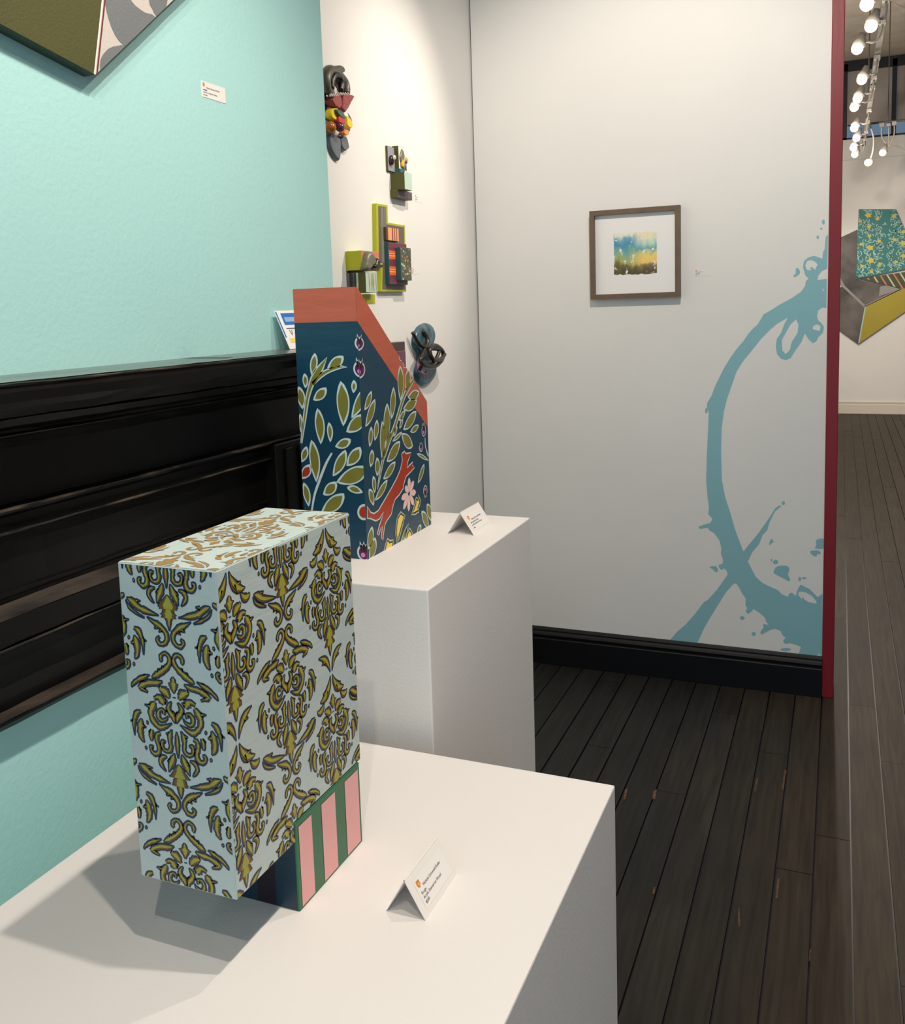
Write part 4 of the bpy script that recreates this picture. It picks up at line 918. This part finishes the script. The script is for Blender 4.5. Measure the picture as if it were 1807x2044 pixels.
# lime framed composition
s3 = thing('box_sculpture', (XW, 2.90, 1.76), 'wall sculpture in a stepped lime green frame with plum and floral panels', 'sculpture')
pL = wz(z3c); HL = .015
lo_ = [(772, 180), (930, 207), (936, 447), (1172, 487), (1190, 1405), (832, 1402), (838, 1045), (790, 1040), (780, 830)]
out = [pL(x, y, HL) for x, y in lo_]
b = MB(); b.prism(out, fw_, .0, HL, 'lime')
inn = [pL(x, y, HL) for x, y in ((800, 215), (908, 232), (914, 470), (1158, 512), (1172, 1378), (856, 1376), (862, 1010), (812, 1000), (808, 815))]
b.build('lime_frame', s3)
b = MB(); b.shape(inn, fw_, HL+.0004, 'grey_stripe')
for x0_, x1_ in ((835, 868), (880, 900), (1085, 1115)):
    q = [pL(x0_, 235, HL), pL(x1_, 235, HL), pL(x1_+16, 1000 if x0_ < 1000 else 760, HL), pL(x0_+16, 1000 if x0_ < 1000 else 760, HL)]
    b.shape(q, fw_, HL+.0006, 'grey_pale', clip=[pL(800, 215, HL), pL(1158, 215, HL), pL(1172, 1378, HL), pL(812, 1378, HL)] if False else None) if x0_ < 1000 else None
b.build('striped_ground', s3)
b = MB(); r = relief_box(b, z3c, 862, 908, 1080, 505, 690, 'wine', 'olive_dark', HL-.002)
for t0, t1 in ((.14, .46), (.54, .64), (.70, .80), (.86, .99)): b.patch([(r[0]+(r[1]-r[0])*t0, r[2]+.001), (r[0]+(r[1]-r[0])*t1, r[2]+.001), (r[0]+(r[1]-r[0])*t1, r[3]-.001), (r[0]+(r[1]-r[0])*t0, r[3]-.001)], fw_, r[4]+.0004, 'peach')
b.build('peach_striped_block', s3)
b = MB(); r = relief_box(b, z3c, 875, 940, 1190, 718, 1302, 'wine', 'teal_paint', HL-.002)
hh_ = r[3]-r[2]
for t0 in (.60, .22):
    for j, (m_, a0, a1) in enumerate((('tomato', 0, .34), ('peach', .34, .46), ('tomato', .46, .56), ('peach', .60, .70), ('tomato', .70, 1.0))):
        b.patch([(r[0]+.001, r[2]+hh_*(t0+.21*a0)), (r[0]+.05, r[2]+hh_*(t0+.21*a0)), (r[0]+.05, r[2]+hh_*(t0+.21*a1)), (r[0]+.001, r[2]+hh_*(t0+.21*a1))], fw_, r[4]+.0004, m_)
b.build('wine_panel', s3); hp = r[4]
b = MB(); r = relief_box(b, z3c, 1030, 1105, 1250, 787, 1245, 'floral_ground', 'teal_paint', hp-.002)
rr = random.Random(5)
for k in range(60):
    u_, v_ = rr.uniform(r[0]+.004, r[1]-.004), rr.uniform(r[2]+.004, r[3]-.004); s_ = rr.uniform(.0016, .0042)
    b.patch([(u_+s_*1.3*math.cos(j*.9+k), v_+s_*math.sin(j*.9+k)) for j in range(7)], fw_, r[4]+.0004+k*.000003, rr.choice(['salmon', 'mint', 'olive_dark', 'lilac', 'far_flower', 'clay', 'salmon']))
b.build('floral_panel', s3)

# lime and salmon composition, partly behind the floral block
s4 = thing('box_sculpture', (XW, 2.66, 1.68), 'wall sculpture of lime, salmon and striped boxes just above the floral block', 'sculpture')
b = MB(); rA = relief_box(b, z3c, 340, 562, 805, 832, 1104, 'salmon', 'lime'); b.build('salmon_box', s4)
b = MB(); rB = relief_box(b, z3c, 355, 620, 780, 1135, 1415, 'mint', 'olive_dark')
fs2 = frY(rB[0])
for t0, t1, m_ in ((.0, .16, 'slate'), (.16, .34, 'black_clay'), (.34, .42, 'blue_glaze'), (.42, .52, 'black_clay'), (.52, .62, 'mint')):
    b.patch([(XW+rB[4]*t0, rB[2]+.001), (XW+rB[4]*t1, rB[2]+.001), (XW+rB[4]*t1, rB[3]-.001), (XW+rB[4]*t0, rB[3]-.001)], fs2, .0003, m_)
for k in range(7):
    u_ = rB[0]+(rB[1]-rB[0])*(.30+.1*k); b.strip([(u_, rB[2]+.002), (u_+.002*math.sin(k), (rB[2]+rB[3])/2), (u_, rB[3]-.002)], [.0012, .0030, .0012], fw_, rB[4]+.0004, ('black_clay', 'peach', 'black_clay', 'olive_dark')[k % 4])
b.build('striped_box', s4)
b = MB(); b.box((XW, rB[0]+.012, rB[3]), (XW+.03, rB[1]-.012, rA[2]), 'black_clay'); b.build('spacer', s4)
b = MB(); relief_box(b, z3c, 470, 640, 755, 1440, 1580, 'lime', 'lime'); b.build('lime_block', s4)
b = MB(); hA = rA[4]
b.pillow([(lambda p: (p.y, p.z))(at(*z3c(x, y), X=XW+hA+.012)) for x, y in ((670, 838), (720, 870), (750, 960), (745, 1020), (700, 1050), (690, 1085), (640, 1120), (600, 1095), (615, 990), (640, 880))], fw_, hA, hA+.022, 'clay', dome=.35)
b.pillow([(lambda p: (p.y, p.z))(at(*z3c(x, y), X=XW+hA+.008)) for x, y in ((775, 935), (810, 985), (800, 1030), (855, 1040), (850, 1075), (760, 1095), (715, 1060), (740, 1020))], fw_, hA, hA+.016, 'lead', dome=.35)
b.build('shell_form', s4, True)

# blue ceramic with knot, and the dark block below
P = wz(z4c)
s5 = thing('ceramic_relief', (XW, P(1420, 740)[0], P(1420, 740)[1]), 'mottled blue ceramic relief with a dark knotted ring, right of the floral block', 'sculpture')
pil('plate', s5, [(1440, 425), (1500, 450), (1525, 530), (1500, 640), (1480, 740), (1530, 850), (1535, 950), (1480, 1030), (1410, 1055), (1350, 1000), (1335, 900), (1360, 800), (1360, 730), (1320, 650), (1318, 570), (1360, 470)], .002, .020, 'blue_glaze', P)
pil('pink_rim', s5, [(1385, 780), (1410, 810), (1400, 880), (1430, 935), (1470, 915), (1440, 945), (1390, 920), (1365, 860)], .018, .026, 'rose_glaze', P, .1)
b = MB()
k1 = smooth_open([P(x, y, .04)+(h,) for x, y, h in ((1470, 500, .022), (1490, 600, .034), (1440, 720, .036), (1400, 800, .040), (1440, 850, .046), (1520, 860, .050), (1590, 790, .052), (1600, 710, .050), (1530, 650, .048), (1470, 700, .050), (1490, 790, .056), (1560, 790, .058), (1610, 740, .054))], 5)
b.tube([fw_(p[0], p[1], p[2]) for p in k1], .0085, 'lead', 10)
k2 = smooth_open([P(x, y, .04)+(h,) for x, y, h in ((1370, 520, .022), (1420, 640, .030), (1480, 680, .042), (1550, 700, .056), (1500, 830, .050), (1440, 840, .036), (1430, 900, .024))], 5)
b.tube([fw_(p[0], p[1], p[2]) for p in k2], .007, 'black_clay', 10)
b.build('knotted_ring', s5, True)
q = P(1235, 610, .03); q2 = P(1100, 800, .03)
b = MB(); b.box((XW, q2[0]-.02, q2[1]-.05), (XW+.035, q[0], q[1]), 'brown_glaze', .002, 1)
b.box((XW+.035, q2[0]-.005, q2[1]-.03), (XW+.042, q[0]-.012, q[1]-.03), 'purple_glaze', .002, 1)
tag(b.build('clay_block', origin=(XW, q[0]-.05, q[1]-.04)), 'small dark glazed block on the white wall, mostly behind the floral block', 'sculpture')

# ================================================================== FAR ROOM PAINTING
F7 = lambda x, y: (lambda p: (p.x, p.z))(at(1630+x/4.26, 380+y/4.26, Y=YF))
fc = thing('shaped_canvas', (F7(400, 800)[0], YF, F7(400, 800)[1]), 'large angular canvas of teal pattern, smoky grey and mustard in the far room', 'painting')
fy = frY(YF)
def panel(name, pts, d, m, extra=None):
    b = MB(); pp = [F7(*p) for p in pts]; b.prism(pp, fy, .002, d, m, 'far_edge')
    if extra: extra(b, pp, d)
    return b.build(name, fc)
def edge(a, c_, wd=.018):
    def f(b, pp, d): b.strip([F7(*a), F7(*c_)], [wd, wd], fy, d+.001, 'far_edge')
    return f
panel('smoky_panel', [(60, 470), (350, 335), (335, 755), (560, 800), (715, 838), (412, 987), (230, 812), (80, 560)], .045, 'far_grey', lambda b, pp, d: (b.strip([F7(412, 987), F7(228, 812), F7(150, 660)], [.03, .03, .03], fy, d+.001, 'far_edge'), b.strip([F7(412, 985), F7(715, 838)], [.02, .02], fy, d+.001, 'far_edge'), b.shape([F7(530, 900), F7(540, 820), F7(600, 808), F7(690, 832), F7(700, 845)], fy, d+.0012, 'far_edge')))
panel('dark_panel', [(230, 815), (412, 990), (357, 1304), (185, 1180), (-60, 1010), (60, 880)], .045, 'far_grey')
panel('mustard_panel', [(412, 987), (715, 838), (900, 745), (1000, 860), (357, 1304)], .046, 'far_yellow', lambda b, pp, d: b.strip([F7(416, 990), F7(360, 1298)], [.014, .014], fy, d+.001, 'far_teal_pale'))
def stripes(b, pp, d):
    for k in range(18):
        x0_ = 395+k*30; mm_ = ('stripe_orange', 'stripe_green', 'stripe_cream', 'stripe_green')[k % 4]
        b.shape([F7(x0_, 690), F7(x0_+15, 690), F7(x0_+115, 850), F7(x0_+100, 850)], fy, d+.001, mm_, clip=[F7(400, 748), F7(900, 672), F7(900, 760), F7(740, 838), F7(560, 795)])
panel('striped_panel', [(370, 752), (900, 672), (900, 760), (735, 838), (560, 795)], .050, 'stripe_green', stripes)
def pattern(b, pp, d):
    rr = random.Random(9); cl4 = [F7(362, 168), F7(672, 168), F7(885, 640), F7(340, 745)]
    for i in range(7):
        for j in range(8):
            cx, cy = 345+i*93, 180+j*95
            for s_ in range(15):
                a0 = rr.uniform(0, 6.3); r0 = rr.uniform(8, 26); x_, y_ = cx+rr.uniform(-34, 34), cy+rr.uniform(-38, 38)
                if abs(x_-590) < 48 and ((y_ < 280) or (290 < y_ < 372) or (400 < y_ < 700 and abs(x_-590) < 30)): continue
                pts = [F7(x_+r0*math.cos(a0+t*.5), y_+r0*math.sin(a0+t*.5)) for t in range(6)]
                b.strip(pts, [.004, .008, .010, .010, .008, .004], fy, d+.001, 'far_teal_pale', cl4)
    for x_, y_, s_ in ((440, 215, 30), (518, 245, 20), (658, 222, 22), (372, 265, 18), (445, 310, 20), (450, 390, 18), (532, 435, 20), (380, 458, 16), (660, 420, 20), (457, 490, 30), (735, 450, 30), (462, 600, 32), (388, 645, 18), (538, 628, 20), (675, 610, 20), (740, 560, 26), (468, 690, 18), (742, 355, 22)):
        b.shape([F7(x_+s_*1.1*math.cos(t*.628)*(1 if t % 2 else .6), y_+s_*.9*math.sin(t*.628)*(1 if t % 2 else .6)) for t in range(10)], fy, d+.002, 'far_flower', clip=cl4)
panel('teal_patterned_panel', [(360, 163), (675, 163), (890, 645), (335, 755)], .060, 'far_teal', pattern)

# ================================================================== TRACK LIGHTS
def spot(name, loc, aim, watt, cone, rad, parent):
    l = bpy.data.lights.new(name, 'SPOT'); l.energy = watt; l.color = WARM; l.spot_size = math.radians(cone); l.spot_blend = 0.7; l.shadow_soft_size = rad
    o = bpy.data.objects.new(name, l); COL.objects.link(o)
    o.rotation_euler = (Vector(aim)-Vector(loc)).to_track_quat('-Z', 'Y').to_euler()
    o.parent = parent; o.location = Vector(loc)-parent.location
    return o
XTR, ZTR = 0.20, 3.16
tr = thing('light_track', (XTR, 5.5, ZTR), 'long ceiling track carrying the row of lamps beside the red trim', 'light track')
b = MB(); b.box((XTR-.018, -1.5, ZTR), (XTR+.018, 11.2, ZTR+.03), 'fixture_dark'); b.build('rail', tr)
for yy in (-1, 2.5, 6.2, 9.5):
    b = MB(); b.tube([(XTR, yy, ZTR+.03), (XTR, yy, ZC)], .006, 'fixture_dark', 6); b.build('hanger_rod', tr)
LAMPS = [(605, 60), (655, 320), (490, 590), (545, 960), (495, 1185), (455, 1290), (455, 1540), (480, 1660), (445, 1775), (460, 1855)]
SAY = ['topmost lit lamp of the ceiling track, cut by the top of the view', 'second lit lamp from the top of the ceiling track', 'third lit lamp down the ceiling track, standing out to the left', 'fourth lit lamp down the track, in front of the blind', 'fifth lit lamp down the ceiling track', 'sixth lit lamp down the track, close under the fifth', 'seventh lit lamp down the track, near the window sill', 'eighth lit lamp down the ceiling track', 'ninth lit lamp down the track, against the beige wall', 'last and lowest lit lamp of the ceiling track']
ZBULB = 3.0
def lamp(p, anchor, label, lit=True, watt=0, aim=None):
    t = thing('track_lamp', anchor, label, 'lamp', 'lamps of the far room track')
    b = MB(); b.box(Vector(anchor)-Vector((.02, .03, .0)), Vector(anchor)+Vector((.02, .03, .028)), 'fixture', .004, 1); b.build('adapter', t)
    mid = (Vector(p)+Vector(anchor))/2+Vector((.03, 0, -.03))
    b = MB(); b.tube(smooth_open([tuple(anchor), tuple(mid), (p[0]+.015, p[1], p[2]+.055)], 5), .007, 'fixture', 8); b.build('arm', t, True)
    b = MB(); b.tube([(p[0]+.03, p[1], p[2]+.085), (p[0]+.018, p[1]-.005, p[2]+.05), (p[0]+.01, p[1]-.01, p[2]+.02)], [.018, .026, .040], 'fixture', 14); b.build('lamp_head', t, True)
    b = MB(); b.ball((p[0], p[1]-.012, p[2]), .033, 'bulb' if lit else 'fixture', 14, 10); b.build('bulb', t, True)
    if watt:
        l = bpy.data.lights.new('lamp_glow', 'POINT'); l.energy = watt; l.color = WARM; l.shadow_soft_size = .03
        o = bpy.data.objects.new('lamp_glow', l); COL.objects.link(o); o.parent = t; o.location = Vector((p[0]-.16, p[1]-.22, p[2]-.30))-t.location
    return t
for k, (x_, y_) in enumerate(LAMPS):
    p = at(1630+x_/6.011, y_/6.011, Z=ZBULB)
    lt_ = lamp(p, (XTR, p.y+.05, ZTR-.028), SAY[k], True, FAR_WATT.get(k, 0))
    if k in WALL_WATT: spot('lamp_beam', (p.x-.03, p.y+.06, p.z-.06), WALL_WATT[k][1], WALL_WATT[k][0], 60, .03, lt_)
# short cross track with one lit lamp and a looped cable
YX = 10.9
xt = thing('light_track', (.6, YX, 3.30), 'short cross track below the far window with a looped cable', 'light track')
q = at(1630+650/6.011, 1482/6.011, Y=YX)
b = MB(); b.tube([(q.x-.06, YX, q.z), (2.6, YX, q.z+.0)], .012, 'fixture_dark', 8); b.build('rail', xt)
for xx in (.42, 1.9):
    b = MB(); b.tube([(xx, YX, q.z), (xx, YX, ZC)], .005, 'fixture_dark', 6); b.build('hanger_rod', xt)
c6 = lambda x_, y_: (lambda p: (p.x, YX, p.z))(at(1630+x_/6.011, y_/6.011, Y=YX))
b = MB(); b.tube(smooth_open([c6(785, 1510), c6(782, 1620), c6(820, 1700), c6(880, 1750), c6(960, 1752), c6(1040, 1790), c6(1080, 1840)], 5), .007, 'fixture', 8)
b.tube(smooth_open([c6(935, 1490), c6(935, 1600), c6(905, 1700), c6(870, 1755)], 5), .007, 'fixture', 8); b.build('cable', xt, True)
for pos in ((785, 1500), (935, 1480)):
    p = c6(*pos); b = MB(); b.box(Vector(p)-Vector((.022, .02, .02)), Vector(p)+Vector((.022, .02, .02)), 'fixture', .003, 1); b.build('cable_clip', xt)
p = c6(795, 1835); lamp(Vector(p), Vector((p[0]+.05, YX, q.z-.048)), 'single lit lamp hanging from the cross track', True)
# unlit pendant end
p = at(1630+630/6.011, 1950/6.011, Y=10.4); t0 = at(1630+625/6.011, 1300/6.011, Y=10.4)
t = thing('track_lamp', (t0.x, 10.4, t0.z), 'unlit round lamp hanging on a long curved stem below the track', 'lamp', 'lamps of the far room track')
cc = lambda x_, y_: (lambda w_: (w_.x, 10.4, w_.z))(at(1630+x_/6.011, y_/6.011, Y=10.4))
b = MB(); b.tube(smooth_open([(XTR, 10.4, ZTR-.014), cc(630, 1300), cc(640, 1480), cc(685, 1640), cc(680, 1800), cc(650, 1910)], 5), .008, 'fixture', 8); b.build('stem', t, True)
b = MB(); b.ball((p.x, 10.4, p.z), (.045, .045, .04), 'fixture'); b.build('lamp_head', t, True)

# heads of the near part of the track (above the picture)
NS = ['track lamp above the damask block, nearest the tall pedestal', 'track lamp straight above the damask block', 'track lamp between the camera and the damask block', 'track lamp above the camera', 'track lamp by the mural wall aimed at the wall sculptures', 'track lamp aimed at the framed watercolour']
for (loc, aim, watt, cone, rad), lab in zip(NEAR_HEADS, NS):
    t = thing('spot_lamp', (loc[0], loc[1], ZC if False else loc[2]+.06), lab, 'lamp', 'near track lamps')
    dr = (Vector(aim)-Vector(loc)).normalized(); p0_ = Vector(loc)-dr*.012
    b = MB(); b.tube([p0_-dr*.055, p0_-dr*.035, p0_], [.02, .03, .042], 'fixture', 14); b.build('lamp_head', t, True)
    b = MB(); b.tube([p0_-dr*.05, (loc[0], loc[1], loc[2]+.12), (loc[0], loc[1], ZC)], .007, 'fixture', 8); b.build('stem', t, True)
    spot('lamp_glow', loc, aim, watt, cone, rad, t)
